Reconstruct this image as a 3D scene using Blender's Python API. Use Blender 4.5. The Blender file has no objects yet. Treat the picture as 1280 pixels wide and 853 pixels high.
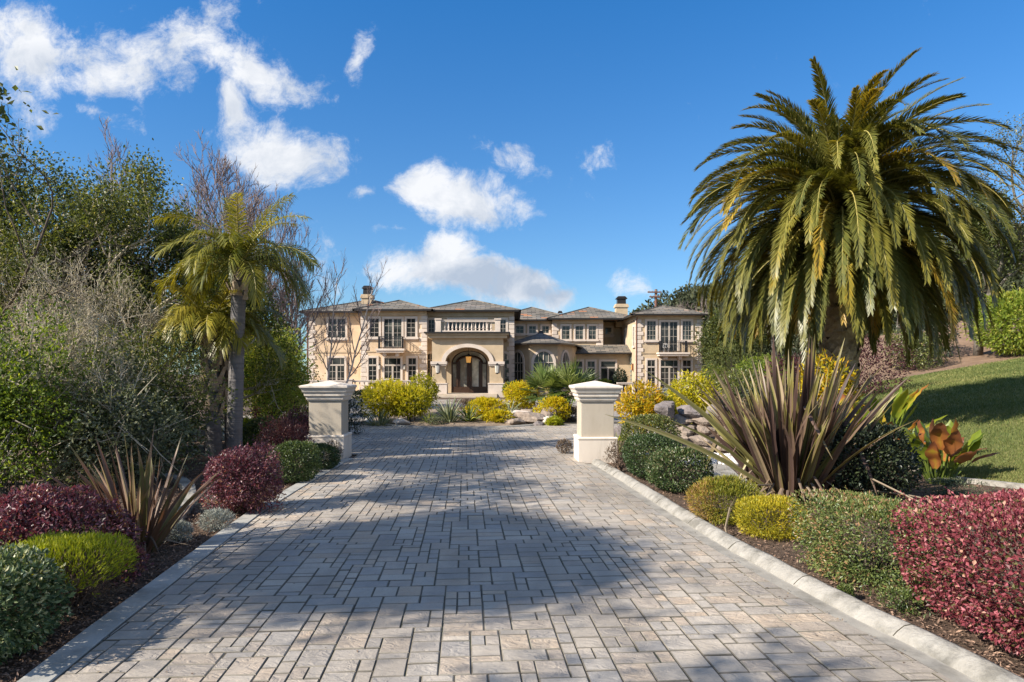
import bpy, math, random
import numpy as np

R = math.radians
F, HOR, EYE = 853.0, 467.0, 1.85          # focal length and horizon row of the photograph (pixels), eye height (m)
S = bpy.context.scene
COL = S.collection
TAU = 2 * math.pi
Z3 = np.array([0., 0., 1.])


def at(px, py, Y):
    return np.array([(px - 640) / F * Y, Y, EYE - (py - HOR) / F * Y])


def gp(px, py, z=0.0):
    return at(px, py, F * (EYE - z) / (py - HOR))


def nrm(v):
    return v / np.maximum(np.linalg.norm(v, axis=-1, keepdims=True), 1e-9)


def sstep(a, b, x):
    t = np.clip((x - a) / (b - a), 0, 1)
    return t * t * (3 - 2 * t)


# ------------------------------------------------------------------ mesh building
class MB:
    def __init__(self):
        self.v, self.t, self.f, self.n = [], [], [], 0

    def add(self, V, Fs, tone=0.5, mat=0):
        V = np.asarray(V, float).reshape(-1, 3)
        self.v.append(V)
        self.t.append(np.broadcast_to(np.asarray(tone, float), (len(V),)))
        if not isinstance(Fs, list) or isinstance(Fs[0], (list, tuple)):
            Fs = [Fs]
        for A in Fs:
            A = np.asarray(A, int)
            if A.size:
                self.f.append((A + self.n, mat))
        self.n += len(V)

    def poly(self, pts, tone=0.5, mat=0):
        self.add(pts, np.arange(len(pts))[None, :], tone, mat)

    def box(self, c, s, rz=0.0, tone=0.5, mat=0, taper=1.0):
        x, y, z = np.asarray(s, float) / 2
        k = taper
        V = np.array([[-x, -y, -z], [x, -y, -z], [x, y, -z], [-x, y, -z], [-x * k, -y * k, z], [x * k, -y * k, z], [x * k, y * k, z], [-x * k, y * k, z]])
        if rz:
            co, si = math.cos(rz), math.sin(rz)
            V = V @ np.array([[co, si, 0], [-si, co, 0], [0, 0, 1]])
        self.add(V + np.asarray(c, float), [[0, 3, 2, 1], [4, 5, 6, 7], [0, 1, 5, 4], [1, 2, 6, 5], [2, 3, 7, 6], [3, 0, 4, 7]], tone, mat)

    def slab(self, a, b, tone=0.5, mat=0):
        a, b = np.asarray(a, float), np.asarray(b, float)
        self.box((a + b) / 2, b - a, 0, tone, mat)

    def tube(self, P, r, n=6, tone=0.5, mat=0, cap=True):
        P = np.asarray(P, float)
        m = len(P)
        r = np.broadcast_to(np.asarray(r, float), (m,))
        T = nrm(np.gradient(P, axis=0))
        ref = np.array([0., 0., 1.]) if abs(T[0][2]) < .9 else np.array([1., 0., 0.])
        U = nrm(np.cross(T, ref))
        W = np.cross(T, U)
        a = np.arange(n) / n * TAU
        V = P[:, None] + r[:, None, None] * (np.cos(a)[None, :, None] * U[:, None] + np.sin(a)[None, :, None] * W[:, None])
        i = np.arange(m - 1)[:, None] * n
        j = np.arange(n)[None]
        k = (j + 1) % n
        Q = np.stack([i + j, i + k, i + n + k, i + n + j], -1).reshape(-1, 4)
        fs = [Q]
        if cap:
            fs += [np.arange(n)[None, ::-1], (np.arange(n) + (m - 1) * n)[None]]
        self.add(V.reshape(-1, 3), fs, tone, mat)

    def lathe(self, c, prof, n=10, tone=0.5, mat=0):
        c = np.asarray(c, float)
        P = np.array([[c[0], c[1], c[2] + z] for _, z in prof])
        r = np.array([q[0] for q in prof])
        a = np.arange(n) / n * TAU
        m = len(prof)
        V = P[:, None] + r[:, None, None] * np.stack([np.cos(a), np.sin(a), 0 * a], -1)[None]
        i = np.arange(m - 1)[:, None] * n
        j = np.arange(n)[None]
        k = (j + 1) % n
        Q = np.stack([i + j, i + k, i + n + k, i + n + j], -1).reshape(-1, 4)
        self.add(V.reshape(-1, 3), [Q, np.arange(n)[None, ::-1], (np.arange(n) + (m - 1) * n)[None]], tone, mat)

    def sweep(self, path, prof, tone=0.5, mat=0, closed=False):
        """profile (lateral, up) swept along a horizontal polyline; lateral is to the right of travel"""
        P = np.asarray(path, float)
        T = nrm(np.gradient(P[:, :2], axis=0))
        Rt = np.stack([T[:, 1], -T[:, 0]], -1)
        prof = np.asarray(prof, float)
        m, n = len(P), len(prof)
        V = np.zeros((m, n, 3))
        V[:, :, :2] = P[:, None, :2] + prof[None, :, :1] * Rt[:, None]
        V[:, :, 2] = P[:, 2:3] + prof[None, :, 1]
        i = np.arange(m - 1)[:, None] * n
        j = np.arange(n if closed else n - 1)[None]
        k = (j + 1) % n
        fs = [np.stack([i + j, i + k, i + n + k, i + n + j], -1).reshape(-1, 4)[:, ::-1]]
        if n > 2:
            fs += [np.arange(n)[None], np.arange(n)[None, ::-1] + (m - 1) * n]
        self.add(V.reshape(-1, 3), fs, tone, mat)

    def leaves(self, P, D, N, L, W, tone, mat=0, fold=.1):
        D = nrm(D)
        Sd = nrm(np.cross(D, N))
        N2 = np.cross(Sd, D)
        n = len(P)
        L = np.broadcast_to(np.asarray(L, float), (n,))[:, None]
        W = np.broadcast_to(np.asarray(W, float), (n,))[:, None]
        mid = P + D * L * .48
        V = np.stack([P, mid + Sd * W * .5 + N2 * L * fold, P + D * L, mid - Sd * W * .5 + N2 * L * fold], 1)
        Q = np.arange(n * 4).reshape(n, 4)
        self.add(V.reshape(-1, 3), Q, np.repeat(np.broadcast_to(tone, (n,)), 4), mat)

    def blade(self, P, side, w, tone, mat=0, vee=.25):
        """sword leaf: centre line P (m,3), side vectors (m,3), half widths w (m)"""
        P = np.asarray(P)
        m = len(P)
        T = nrm(np.gradient(P, axis=0))
        up = nrm(np.cross(side, T))
        w = np.asarray(w)[:, None]
        V = np.stack([P - side * w + up * w * vee, P, P + side * w + up * w * vee], 1)
        i = np.arange(m - 1) * 3
        Q = np.concatenate([np.stack([i, i + 1, i + 4, i + 3], -1), np.stack([i + 1, i + 2, i + 5, i + 4], -1)])
        t = np.clip(np.repeat(np.broadcast_to(tone, (m,)), 3) + np.tile([.10, -.03, .10], m), 0, 1)
        self.add(V.reshape(-1, 3), Q, t, mat)

    def build(self, name, mats, parent=None, smooth=False, uv=False):
        me = bpy.data.meshes.new(name)
        V = np.concatenate(self.v)
        o = bpy.data.objects.new(name, me)
        COL.objects.link(o)
        if parent is not None:
            o.parent = parent
            V = V - wloc(parent)
        lt, vi, mi = [], [], []
        for A, m in self.f:
            lt.append(np.full(len(A), A.shape[1]))
            vi.append(A.reshape(-1))
            mi.append(np.full(len(A), m))
        lt, vi, mi = np.concatenate(lt), np.concatenate(vi), np.concatenate(mi)
        me.vertices.add(len(V))
        me.vertices.foreach_set('co', V.astype(np.float32).ravel())
        me.loops.add(len(vi))
        me.loops.foreach_set('vertex_index', vi.astype(np.int32))
        me.polygons.add(len(lt))
        me.polygons.foreach_set('loop_start', np.concatenate([[0], np.cumsum(lt)[:-1]]).astype(np.int32))
        me.polygons.foreach_set('material_index', mi.astype(np.int32))
        me.polygons.foreach_set('use_smooth', np.full(len(lt), smooth))
        me.update(calc_edges=True)
        a = me.attributes.new('tone', 'FLOAT', 'POINT')
        a.data.foreach_set('value', np.concatenate(self.t).astype(np.float32))
        for m in (mats if isinstance(mats, (list, tuple)) else [mats]):
            me.materials.append(m)
        if uv:
            nv = np.zeros(len(lt) * 3, np.float32)
            me.polygons.foreach_get('normal', nv)
            nv = nv.reshape(-1, 3)
            t = np.cross(np.array([0, 0, 1.]), nv)
            flat = np.linalg.norm(t, axis=1) < .05
            t[flat] = [1, 0, 0]
            t = nrm(t)
            b = np.cross(nv, t)
            T, B = np.repeat(t, lt, 0), np.repeat(b, lt, 0)
            co = V[vi]
            U = np.stack([(co * T).sum(1), (co * B).sum(1)], -1)
            l = me.uv_layers.new(name='surface')
            l.data.foreach_set('uv', U.astype(np.float32).ravel())
        return o


def wloc(o):
    p = np.zeros(3)
    while o is not None:
        p = p + np.array(o.location)
        o = o.parent
    return p


def tag(o, label=None, cat=None, group=None, kind=None):
    for k, v in (('label', label), ('category', cat), ('group', group), ('kind', kind)):
        if v:
            o[k] = v
    return o


def thing(name, label, cat, loc, group=None):
    o = bpy.data.objects.new(name, None)
    COL.objects.link(o)
    o.location = [float(c) for c in loc]
    o.empty_display_size = .2
    return tag(o, label, cat, group)


def copy_tree(o, parent=None):
    c = o.copy()
    COL.objects.link(c)
    c.parent = parent
    for ch in o.children:
        copy_tree(ch, c)
    return c


# ------------------------------------------------------------------ materials
def srgb(h):
    c = [int(h[i:i + 2], 16) / 255 for i in (0, 2, 4)]
    return [x / 12.92 if x <= .04045 else ((x + .055) / 1.055) ** 2.4 for x in c] + [1.0]


def c4(c):
    return srgb(c) if isinstance(c, str) else (list(c) + [1.0])[:4]


class NT:
    def __init__(self, tree):
        self.t = tree
        tree.nodes.clear()

    def n(self, kind, **kw):
        nd = self.t.nodes.new(kind)
        for k, v in kw.items():
            if k.startswith('i_'):
                key = k[2:]
                key = int(key) if key.isdigit() else key.replace('_', ' ')
                if hasattr(v, 'is_output') or isinstance(v, bpy.types.NodeSocket):
                    self.t.links.new(v, nd.inputs[key])
                else:
                    nd.inputs[key].default_value = v
            else:
                setattr(nd, k, v)
        return nd

    def link(self, a, b):
        self.t.links.new(a, b)

    def math(self, op, a, b=0.0, c=None, clamp=False):
        nd = self.n('ShaderNodeMath', operation=op, use_clamp=clamp, i_0=a, i_1=b)
        if c is not None:
            if isinstance(c, bpy.types.NodeSocket):
                self.link(c, nd.inputs[2])
            else:
                nd.inputs[2].default_value = c
        return nd.outputs[0]

    def ramp(self, fac, stops, interp='LINEAR'):
        nd = self.n('ShaderNodeValToRGB', i_0=fac)
        cr = nd.color_ramp
        cr.interpolation = interp
        while len(cr.elements) > 1:
            cr.elements.remove(cr.elements[-1])
        cr.elements[0].position, cr.elements[0].color = stops[0][0], c4(stops[0][1])
        for p, c in stops[1:]:
            e = cr.elements.new(p)
            e.color = c4(c)
        return nd.outputs[0]

    def mix(self, fac, a, b, blend='MIX'):
        nd = self.n('ShaderNodeMix', data_type='RGBA', blend_type=blend)
        for k, v in ((0, fac), (6, a), (7, b)):
            if isinstance(v, bpy.types.NodeSocket):
                self.link(v, nd.inputs[k])
            else:
                nd.inputs[k].default_value = v if k == 0 else c4(v)
        return nd.outputs[2]

    def noise(self, vec, scale, detail=4, rough=.55, dist=0.0):
        nd = self.n('ShaderNodeTexNoise', i_Scale=scale, i_Detail=detail, i_Roughness=rough, i_Distortion=dist)
        if vec is not None:
            self.link(vec, nd.inputs['Vector'])
        return nd.outputs['Fac']


def newmat(name):
    m = bpy.data.materials.new(name)
    m.use_nodes = True
    return m, NT(m.node_tree)


def finish(nt, shader):
    out = nt.n('ShaderNodeOutputMaterial')
    nt.link(shader, out.inputs['Surface'])


def surf(name, a, b, scale=3.0, rough=.8, bump=.3, bscale=40, bdist=.01, detail=5, stain=None, spec=.3, metal=0.0, tone=0.0, coord='Object', stretch=None):
    """mottled matte surface: two colours by noise, optional stain colour by a second noise, bump"""
    m, nt = newmat(name)
    vec = nt.n('ShaderNodeTexCoord').outputs[coord]
    if stretch:
        vec = nt.n('ShaderNodeMapping', i_Vector=vec, i_Scale=stretch).outputs[0]
    f = nt.noise(vec, scale, detail, .6)
    f = nt.ramp(f, [(.3, (0, 0, 0)), (.7, (1, 1, 1))])
    col = nt.mix(f, a, b)
    if tone:
        at_ = nt.n('ShaderNodeAttribute', attribute_name='tone').outputs['Fac']
        v = nt.math('MULTIPLY_ADD', at_, 2 * tone, 1 - tone)
        col = nt.n('ShaderNodeVectorMath', operation='SCALE', i_0=col, i_Scale=v).outputs[0]
    if stain:
        s = nt.noise(vec, stain[1], 6, .65)
        s = nt.ramp(s, [(stain[2], (0, 0, 0)), (stain[2] + .18, (1, 1, 1))])
        col = nt.mix(nt.math('MULTIPLY', s, stain[3]), col, stain[0])
    p = nt.n('ShaderNodeBsdfPrincipled', i_Roughness=rough, i_Metallic=metal)
    p.inputs['Specular IOR Level'].default_value = spec
    nt.link(col, p.inputs['Base Color'])
    if bump:
        bf = nt.noise(vec, bscale, 5, .6)
        b_ = nt.n('ShaderNodeBump', i_Strength=bump, i_Distance=bdist, i_Height=bf)
        nt.link(b_.outputs[0], p.inputs['Normal'])
    finish(nt, p.outputs[0])
    return m


def leafm(name, stops, rough=.45, transl=.3, spec=.35, warm=(1.15, 1.1, .55)):
    m, nt = newmat(name)
    t = nt.n('ShaderNodeAttribute', attribute_name='tone').outputs['Fac']
    col = nt.ramp(t, stops)
    p = nt.n('ShaderNodeBsdfPrincipled', i_Roughness=rough)
    p.inputs['Specular IOR Level'].default_value = spec
    nt.link(col, p.inputs['Base Color'])
    sh = p.outputs[0]
    if transl:
        tc = nt.n('ShaderNodeVectorMath', operation='MULTIPLY', i_0=col, i_1=[w for w in warm]).outputs[0]
        tr = nt.n('ShaderNodeBsdfTranslucent', i_Color=tc)
        sh = nt.n('ShaderNodeMixShader', i_0=transl, i_1=sh, i_2=tr.outputs[0]).outputs[0]
    finish(nt, sh)
    return m


def brickish(name, cols, w, h, mortar, rough=.7, bump=.5, offset=.5):
    """tiles laid on the surface uv: every tile its own colour"""
    m, nt = newmat(name)
    uv = nt.n('ShaderNodeUVMap').outputs[0]
    br = nt.n('ShaderNodeTexBrick', offset=offset, i_Vector=uv, i_Scale=1.0)
    br.inputs['Color1'].default_value = (0, 0, 0, 1)
    br.inputs['Color2'].default_value = (1, 1, 1, 1)
    br.inputs['Mortar'].default_value = (.5, .5, .5, 1)
    br.inputs['Mortar Size'].default_value = mortar
    br.inputs['Mortar Smooth'].default_value = .3
    br.inputs['Brick Width'].default_value = w
    br.inputs['Row Height'].default_value = h
    col = nt.ramp(br.outputs['Color'], cols)
    nz = nt.noise(uv, 3.0, 5, .6)
    col = nt.mix(nt.math('MULTIPLY', nz, .3), col, (.07, .07, .06))
    col = nt.mix(nt.math('MULTIPLY', br.outputs['Fac'], .8), col, (.03, .028, .025))
    p = nt.n('ShaderNodeBsdfPrincipled', i_Roughness=rough)
    p.inputs['Specular IOR Level'].default_value = .12
    nt.link(col, p.inputs['Base Color'])
    hgt = nt.math('SUBTRACT', nt.math('MULTIPLY', nt.noise(uv, 14, 4), .4), br.outputs['Fac'])
    b_ = nt.n('ShaderNodeBump', i_Strength=bump, i_Distance=.03, i_Height=hgt)
    nt.link(b_.outputs[0], p.inputs['Normal'])
    finish(nt, p.outputs[0])
    return m


def plain(name, col, rough=.5, metal=0.0, spec=.4, emit=None):
    m, nt = newmat(name)
    p = nt.n('ShaderNodeBsdfPrincipled', i_Roughness=rough, i_Metallic=metal)
    p.inputs['Base Color'].default_value = c4(col)
    p.inputs['Specular IOR Level'].default_value = spec
    if emit:
        p.inputs['Emission Color'].default_value = c4(emit[0])
        p.inputs['Emission Strength'].default_value = emit[1]
    finish(nt, p.outputs[0])
    return m

# x, y, height, leaves, seed, what it shades, crown centre and radii
SHADE = [(-11.6, 1.8, 9.1, 42000, 301, 'front of the pavers', (-11.25, 2.2, 7.8, 1.15, 1.7, .75)), (-9.2, -1.8, 8.2, 3000, 304, 'near corner of the drive', (-8.4, -1.3, 7.0, 1.3, 1.3, 1.0)),
         (-10.4, 10.6, 7.6, 9000, 302, 'middle of the drive', (-9.4, 10.2, 5.9, 1.2, 1.4, .9)), (-10.5, 6.2, 8.0, 2600, 303, 'left part of the pavers', (-10.0, 6.4, 6.9, 1.2, 1.6, .7))]

# ------------------------------------------------------------------ camera, sun, sky
cam = bpy.data.cameras.new('camera')
cam.sensor_width = 36.0
cam.lens = 36.0 * F / 1280
cam.shift_y = (HOR - 426.5) / 1280
cam.clip_end = 2000
cam_o = bpy.data.objects.new('camera', cam)
COL.objects.link(cam_o)
cam_o.location = (0, 0, EYE)
cam_o.rotation_euler = (R(90), 0, 0)
S.camera = cam_o

SUN_EL, SUN_OFF = R(34), R(25)            # elevation; how far the sun stands in front of the facade's plane
TO_SUN = np.array([-math.cos(SUN_EL) * math.cos(SUN_OFF), -math.cos(SUN_EL) * math.sin(SUN_OFF), math.sin(SUN_EL)])
sun = bpy.data.lights.new('sun', 'SUN')
sun.energy = 4.9
sun.angle = R(.53)
sun.color = (1.0, .93, .82)
sun_o = bpy.data.objects.new('sun', sun)
COL.objects.link(sun_o)
from mathutils import Vector
sun_o.rotation_euler = Vector(TO_SUN.tolist()).to_track_quat('Z', 'Y').to_euler()

S.view_settings.view_transform = 'Standard'
S.view_settings.look = 'None'
S.view_settings.exposure = EXPOSURE = 0.95
S.view_settings.gamma = 1.0

w = bpy.data.worlds.new('World')
S.world = w
w.use_nodes = True
nt = NT(w.node_tree)
sky = nt.n('ShaderNodeTexSky', sky_type='NISHITA', sun_disc=False)
sky.sun_elevation = SUN_EL
sky.sun_rotation = math.atan2(TO_SUN[0], TO_SUN[1])
sky.altitude = 300
sky.air_density = 1.0
sky.dust_density = .4
sky.ozone_density = 2.0
d = nt.n('ShaderNodeTexCoord').outputs['Generated']
sx = nt.n('ShaderNodeSeparateXYZ', i_0=d)
elev = nt.n('ShaderNodeMapRange', i_0=sx.outputs[2], i_1=.12, i_2=.50).outputs[0]
tint = nt.mix(elev, (.52, .75, .94), (.22, .76, 1.20))
blue = nt.n('ShaderNodeVectorMath', operation='MULTIPLY', i_0=sky.outputs[0], i_1=tint).outputs[0]
yy = nt.math('MAXIMUM', sx.outputs[1], .04)
uu, vv = nt.math('DIVIDE', sx.outputs[0], yy), nt.math('DIVIDE', sx.outputs[2], yy)
uv = nt.n('ShaderNodeCombineXYZ', i_0=uu, i_1=vv).outputs[0]
wn = nt.n('ShaderNodeTexNoise', i_Vector=uv, i_Scale=7.0, i_Detail=3.0)
wv = nt.n('ShaderNodeVectorMath', operation='SUBTRACT', i_0=wn.outputs['Color'], i_1=(.5, .5, .5)).outputs[0]
uvw = nt.n('ShaderNodeVectorMath', operation='MULTIPLY_ADD', i_0=wv, i_1=(.09, .07, 0), i_2=uv).outputs[0]
CLOUDS = [  # px, py, half width, half height, tilt (deg), weight
    (35, 58, 125, 62, -8, 1.25), (180, 72, 140, 58, 6, 1.3), (310, 88, 110, 44, -14, 1.2), (110, 92, 120, 40, 0, 1.1), (112, 130, 62, 14, -30, .75),
    (20, 118, 75, 34, 0, .55), (292, 135, 30, 50, 12, 1.2), (352, 188, 100, 46, -10, 1.6), (270, 30, 60, 30, 40, .6), (453, 66, 16, 42, -22, .75),
    (447, 177, 17, 11, 0, .6), (456, 239, 28, 13, -5, .7), (575, 250, 100, 38, -8, 1.7), (530, 236, 50, 36, 0, 1.6), (652, 207, 62, 24, -14, .66),
    (745, 196, 40, 20, 8, .5), (570, 345, 112, 36, -6, 1.9), (560, 318, 62, 32, 0, 1.7), (650, 358, 80, 28, -8, 1.8), (699, 373, 34, 20, 0, 1.5),
    (784, 364, 24, 22, -40, .5), (484, 293, 34, 9, 0, .42), (412, 304, 14, 16, 0, .7), (395, 330, 40, 60, 10, .5)]
dens = None
for px, py, rx, ry, tilt, wt in CLOUDS:
    mp = nt.n('ShaderNodeMapping', vector_type='TEXTURE', i_Vector=uvw, i_Location=((px - 640) / F, (HOR - py) / F, 0), i_Rotation=(0, 0, R(tilt)), i_Scale=(rx / F, ry / F, 1))
    ln = nt.n('ShaderNodeVectorMath', operation='LENGTH', i_0=mp.outputs[0]).outputs['Value']
    b = nt.math('MULTIPLY', nt.math('SUBTRACT', 1.12, ln), wt)
    dens = b if dens is None else nt.math('MAXIMUM', dens, b)
dens = nt.math('MAXIMUM', dens, -.3)
fb = nt.noise(uvw, 12.0, 10, .70)
dd = nt.math('ADD', dens, nt.math('MULTIPLY', nt.math('SUBTRACT', fb, .5), 3.7))
mask = nt.n('ShaderNodeMapRange', interpolation_type='SMOOTHSTEP', i_0=dd, i_1=.20, i_2=1.25, i_3=0.0, i_4=1.0).outputs[0]
mask = nt.math('MULTIPLY', mask, nt.math('GREATER_THAN', sx.outputs[1], .05))
mask = nt.math('MULTIPLY', mask, .97)
grey = None
for px, py, rx, ry, wt in [(615, 352, 80, 24, 1.0), (675, 368, 50, 16, .8), (590, 272, 80, 12, .35), (75, 70, 60, 24, .45), (560, 352, 60, 14, .5), (380, 215, 60, 14, .4)]:
    mp = nt.n('ShaderNodeMapping', vector_type='TEXTURE', i_Vector=uvw, i_Location=((px - 640) / F, (HOR - py) / F, 0), i_Scale=(rx / F, ry / F, 1))
    ln = nt.n('ShaderNodeVectorMath', operation='LENGTH', i_0=mp.outputs[0]).outputs['Value']
    b = nt.math('MULTIPLY', nt.math('SUBTRACT', 1.2, ln, clamp=True), wt)
    grey = b if grey is None else nt.math('MAXIMUM', grey, b)
shade = nt.noise(uvw, 13.0, 6, .62)
shade = nt.math('ADD', nt.math('MULTIPLY', grey, 1.0), nt.math('MULTIPLY', nt.math('SUBTRACT', .58, shade, clamp=True), 2.6), clamp=True)
CLOUD_WHITE, CLOUD_GREY = (5.9, 6.0, 6.2), (3.0, 3.5, 4.3)
ccol = nt.n('ShaderNodeMix', data_type='RGBA', i_0=shade)
ccol.inputs[6].default_value = CLOUD_WHITE + (1,)
ccol.inputs[7].default_value = CLOUD_GREY + (1,)
# broken cloud added out of view, overhead and behind, as fill light
n_o = nt.n('ShaderNodeTexNoise', i_Vector=d, i_Scale=2.6, i_Detail=6.0, i_Roughness=.6).outputs['Fac']
over = nt.n('ShaderNodeMapRange', interpolation_type='SMOOTHSTEP', i_0=n_o, i_1=.44, i_2=.60).outputs[0]
front = nt.n('ShaderNodeMapRange', interpolation_type='SMOOTHSTEP', i_0=sx.outputs[1], i_1=.30, i_2=.62).outputs[0]
lowdn = nt.n('ShaderNodeMapRange', interpolation_type='SMOOTHSTEP', i_0=sx.outputs[2], i_1=.58, i_2=.76).outputs[0]
over = nt.math('MULTIPLY', over, nt.math('MAXIMUM', nt.math('SUBTRACT', 1.0, front), lowdn))
over = nt.math('MULTIPLY', over, nt.n('ShaderNodeMapRange', i_0=sx.outputs[2], i_1=.0, i_2=.12).outputs[0])
mask = nt.math('MAXIMUM', mask, nt.math('MULTIPLY', over, .72))
fin = nt.n('ShaderNodeMix', data_type='RGBA', i_0=mask)
nt.link(blue, fin.inputs[6])
nt.link(ccol.outputs[2], fin.inputs[7])
bg = nt.n('ShaderNodeBackground', i_Color=fin.outputs[2], i_Strength=.085)
nt.link(bg.outputs[0], nt.n('ShaderNodeOutputWorld').inputs['Surface'])
w.cycles.sampling_method = 'MANUAL'
w.cycles.sample_map_resolution = 512
S.cycles.max_bounces = 5
S.cycles.diffuse_bounces = 3
S.cycles.glossy_bounces = 2
S.cycles.transmission_bounces = 4
S.cycles.caustics_reflective = False
S.cycles.caustics_refractive = False

# ------------------------------------------------------------------ materials
M = {}
M['soil'] = surf('bark mulch soil', (.055, .036, .025), (.145, .095, .065), 6, .95, .9, 60, .03, stain=((.18, .14, .09), 1.2, .55, .5))
M['dry'] = surf('dry bank soil', (.16, .10, .065), (.26, .17, .11), 1.5, .95, .8, 20, .05)
M['lawn'] = surf('mown lawn', (.10, .14, .036), (.225, .215, .08), 1.6, .9, .8, 90, .03, stain=((.24, .20, .08), .45, .48, .7))
M['grass'] = leafm('grass blades', [(0, (.07, .105, .024)), (.6, (.165, .185, .05)), (1, (.33, .28, .11))], .7, .25, warm=(1.05, 1.05, .6))
M['joint'] = surf('mossy joint sand', (.04, .034, .026), (.10, .083, .06), 3, .95, .6, 80, .01, stain=((.045, .06, .015), 2.0, .52, .8))
M['arris'] = surf('worn dusty paver arris', (.13, .115, .09), (.25, .22, .18), 6, .9, .4, 60, .005, tone=.25)
M['concrete'] = surf('old concrete band', (.30, .29, .26), (.42, .40, .36), 4, .85, .4, 60, .006, stain=((.16, .16, .14), 2.2, .5, .7))
M['kerb'] = surf('pale kerb concrete', (.25, .23, .20), (.36, .335, .295), 5, .85, .9, 14, .03, stain=((.13, .12, .10), 4.0, .47, .75), detail=8)
M['gutter'] = surf('gutter concrete', (.26, .24, .21), (.36, .33, .28), 4, .85, .4, 60, .006, stain=((.13, .12, .10), 3.0, .48, .7))
M['piershaft'] = surf('weathered tan render', (.41, .345, .265), (.50, .43, .34), 1.5, .85, .2, 25, .006, stain=((.36, .30, .23), 3.0, .52, .5), stretch=(3, 3, .8))
M['pier'] = surf('painted smooth render', (.66, .565, .465), (.73, .635, .535), 1.2, .8, .2, 30, .006, stain=((.44, .37, .29), 2.2, .52, .5), stretch=(2.2, 2.2, .6))
M['stucco'] = surf('warm stucco', (.56, .395, .25), (.69, .525, .355), 1.3, .9, .25, 25, .01, stain=((.50, .36, .23), .35, .55, .5))
M['stucco2'] = surf('buff stucco', (.44, .33, .21), (.58, .445, .295), 1.3, .9, .25, 25, .01, stain=((.48, .37, .25), .5, .55, .5))
M['trim'] = surf('pale limestone', (.56, .46, .375), (.68, .575, .485), 1.5, .8, .25, 20, .01, stain=((.48, .40, .33), 1.0, .55, .5), tone=.12)
M['slate'] = brickish('slate roof', [(0, (.07, .065, .06)), (.25, (.21, .18, .145)), (.45, (.115, .11, .10)), (.65, (.27, .22, .175)), (.8, (.145, .135, .125)), (.9, (.22, .2, .18)), (1, (.45, .18, .08))], .85, .42, .03, rough=.95)
M['gutter_metal'] = plain('dark bronze gutter', (.035, .03, .027), .4, .4)
M['copper'] = plain('aged copper pipe', (.22, .10, .06), .45, .5)
M['iron'] = plain('black iron', (.03, .03, .033), .45, .5)
M['door'] = surf('dark stained wood', (.04, .022, .014), (.075, .042, .027), 6, .35, .1, 30, .004, stretch=(8, 8, 1))
M['frame'] = plain('painted window joinery', (.42, .36, .30), .5)
M['lattice'] = plain('weathered green lattice', (.20, .26, .25), .7)
M['lamp'] = plain('amber lantern glass', (.75, .35, .08), .3, emit=((1.0, .5, .12), .18))
M['lamp2'] = plain('frosted lantern glass', (.48, .45, .40), .25)
M['chair'] = plain('white metal chair', (.7, .68, .65), .5)
M['floor'] = surf('terrace stone', (.40, .33, .25), (.50, .42, .33), 2, .8, .2)
M['greywall'] = surf('grey rendered wall', (.30, .29, .28), (.40, .38, .36), 1.5, .85, .3)
M['timber'] = surf('weathered pole timber', (.12, .06, .04), (.2, .1, .07), 6, .9, .3)
M['pot'] = plain('terracotta', (.4, .16, .08), .8)


def glassm(name, base, curtain_reflection):
    m, nt = newmat(name)
    vec = nt.n('ShaderNodeTexCoord').outputs['Object']
    f = nt.ramp(nt.noise(vec, .9, 3), [(.45, base), (.62, curtain_reflection)])
    p = nt.n('ShaderNodeBsdfPrincipled', i_Roughness=.04, i_IOR=1.5)
    p.inputs['Specular IOR Level'].default_value = .32
    nt.link(f, p.inputs['Base Color'])
    bn = nt.n('ShaderNodeBump', i_Strength=.06, i_Distance=.05, i_Height=nt.noise(vec, 1.3, 1))
    nt.link(bn.outputs[0], p.inputs['Normal'])
    finish(nt, p.outputs[0])
    return m


M['glass'] = glassm('window glass', (.012, .014, .014), (.05, .05, .045))
M['glass2'] = glassm('window glass before curtains', (.02, .025, .023), (.11, .12, .105))
M['glassdoor'] = glassm('door glass with painted reflections', (.28, .26, .21), (.72, .68, .58))  # bright reflections painted into the door panes as pale patches
M['bark'] = surf('grey bark', (.10, .085, .07), (.22, .19, .16), 3, .95, .8, 12, .03, stretch=(1, 1, .3))
M['lichen'] = surf('lichen covered twigs', (.40, .34, .25), (.58, .50, .38), 4, .95, .6, 30, .01)
M['twig'] = surf('bare reddish twigs', (.16, .12, .11), (.28, .21, .19), 4, .9, .3, 30, .01)
M['birch'] = surf('pale birch bark', (.42, .33, .27), (.62, .52, .44), 6, .85, .4, 30, .01, stain=((.10, .08, .07), 9.0, .6, .8))
M['palmgrey'] = surf('ringed grey palm trunk', (.13, .12, .12), (.22, .20, .19), 2.5, .9, .9, 6, .03, stretch=(.3, .3, 5))
M['boots'] = surf('old palm leaf bases', (.24, .17, .11), (.46, .37, .28), 9, .95, .9, 20, .03, tone=.3)
M['palmbrown'] = surf('brown date palm trunk', (.06, .04, .025), (.14, .09, .06), 8, .95, .9, 14, .04)
M['rachis'] = plain('palm leaf stalk', (.36, .30, .09), .5)
M['stem'] = surf('shrub stems', (.06, .045, .03), (.13, .10, .075), 10, .9, .4)
M['drystem'] = surf('dry brown shrub stems', (.13, .085, .06), (.22, .15, .11), 10, .9, .4)
L = {}
L['oak'] = leafm('dark evergreen oak leaves', [(0, (.045, .06, .02)), (.5, (.10, .125, .035)), (.85, (.20, .21, .06)), (1, (.32, .28, .10))], .45, .48)
L['greygreen'] = leafm('grey green brush leaves', [(0, (.065, .08, .04)), (.5, (.155, .175, .10)), (.85, (.27, .27, .165)), (1, (.34, .33, .23))], .5, .35)
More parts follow.
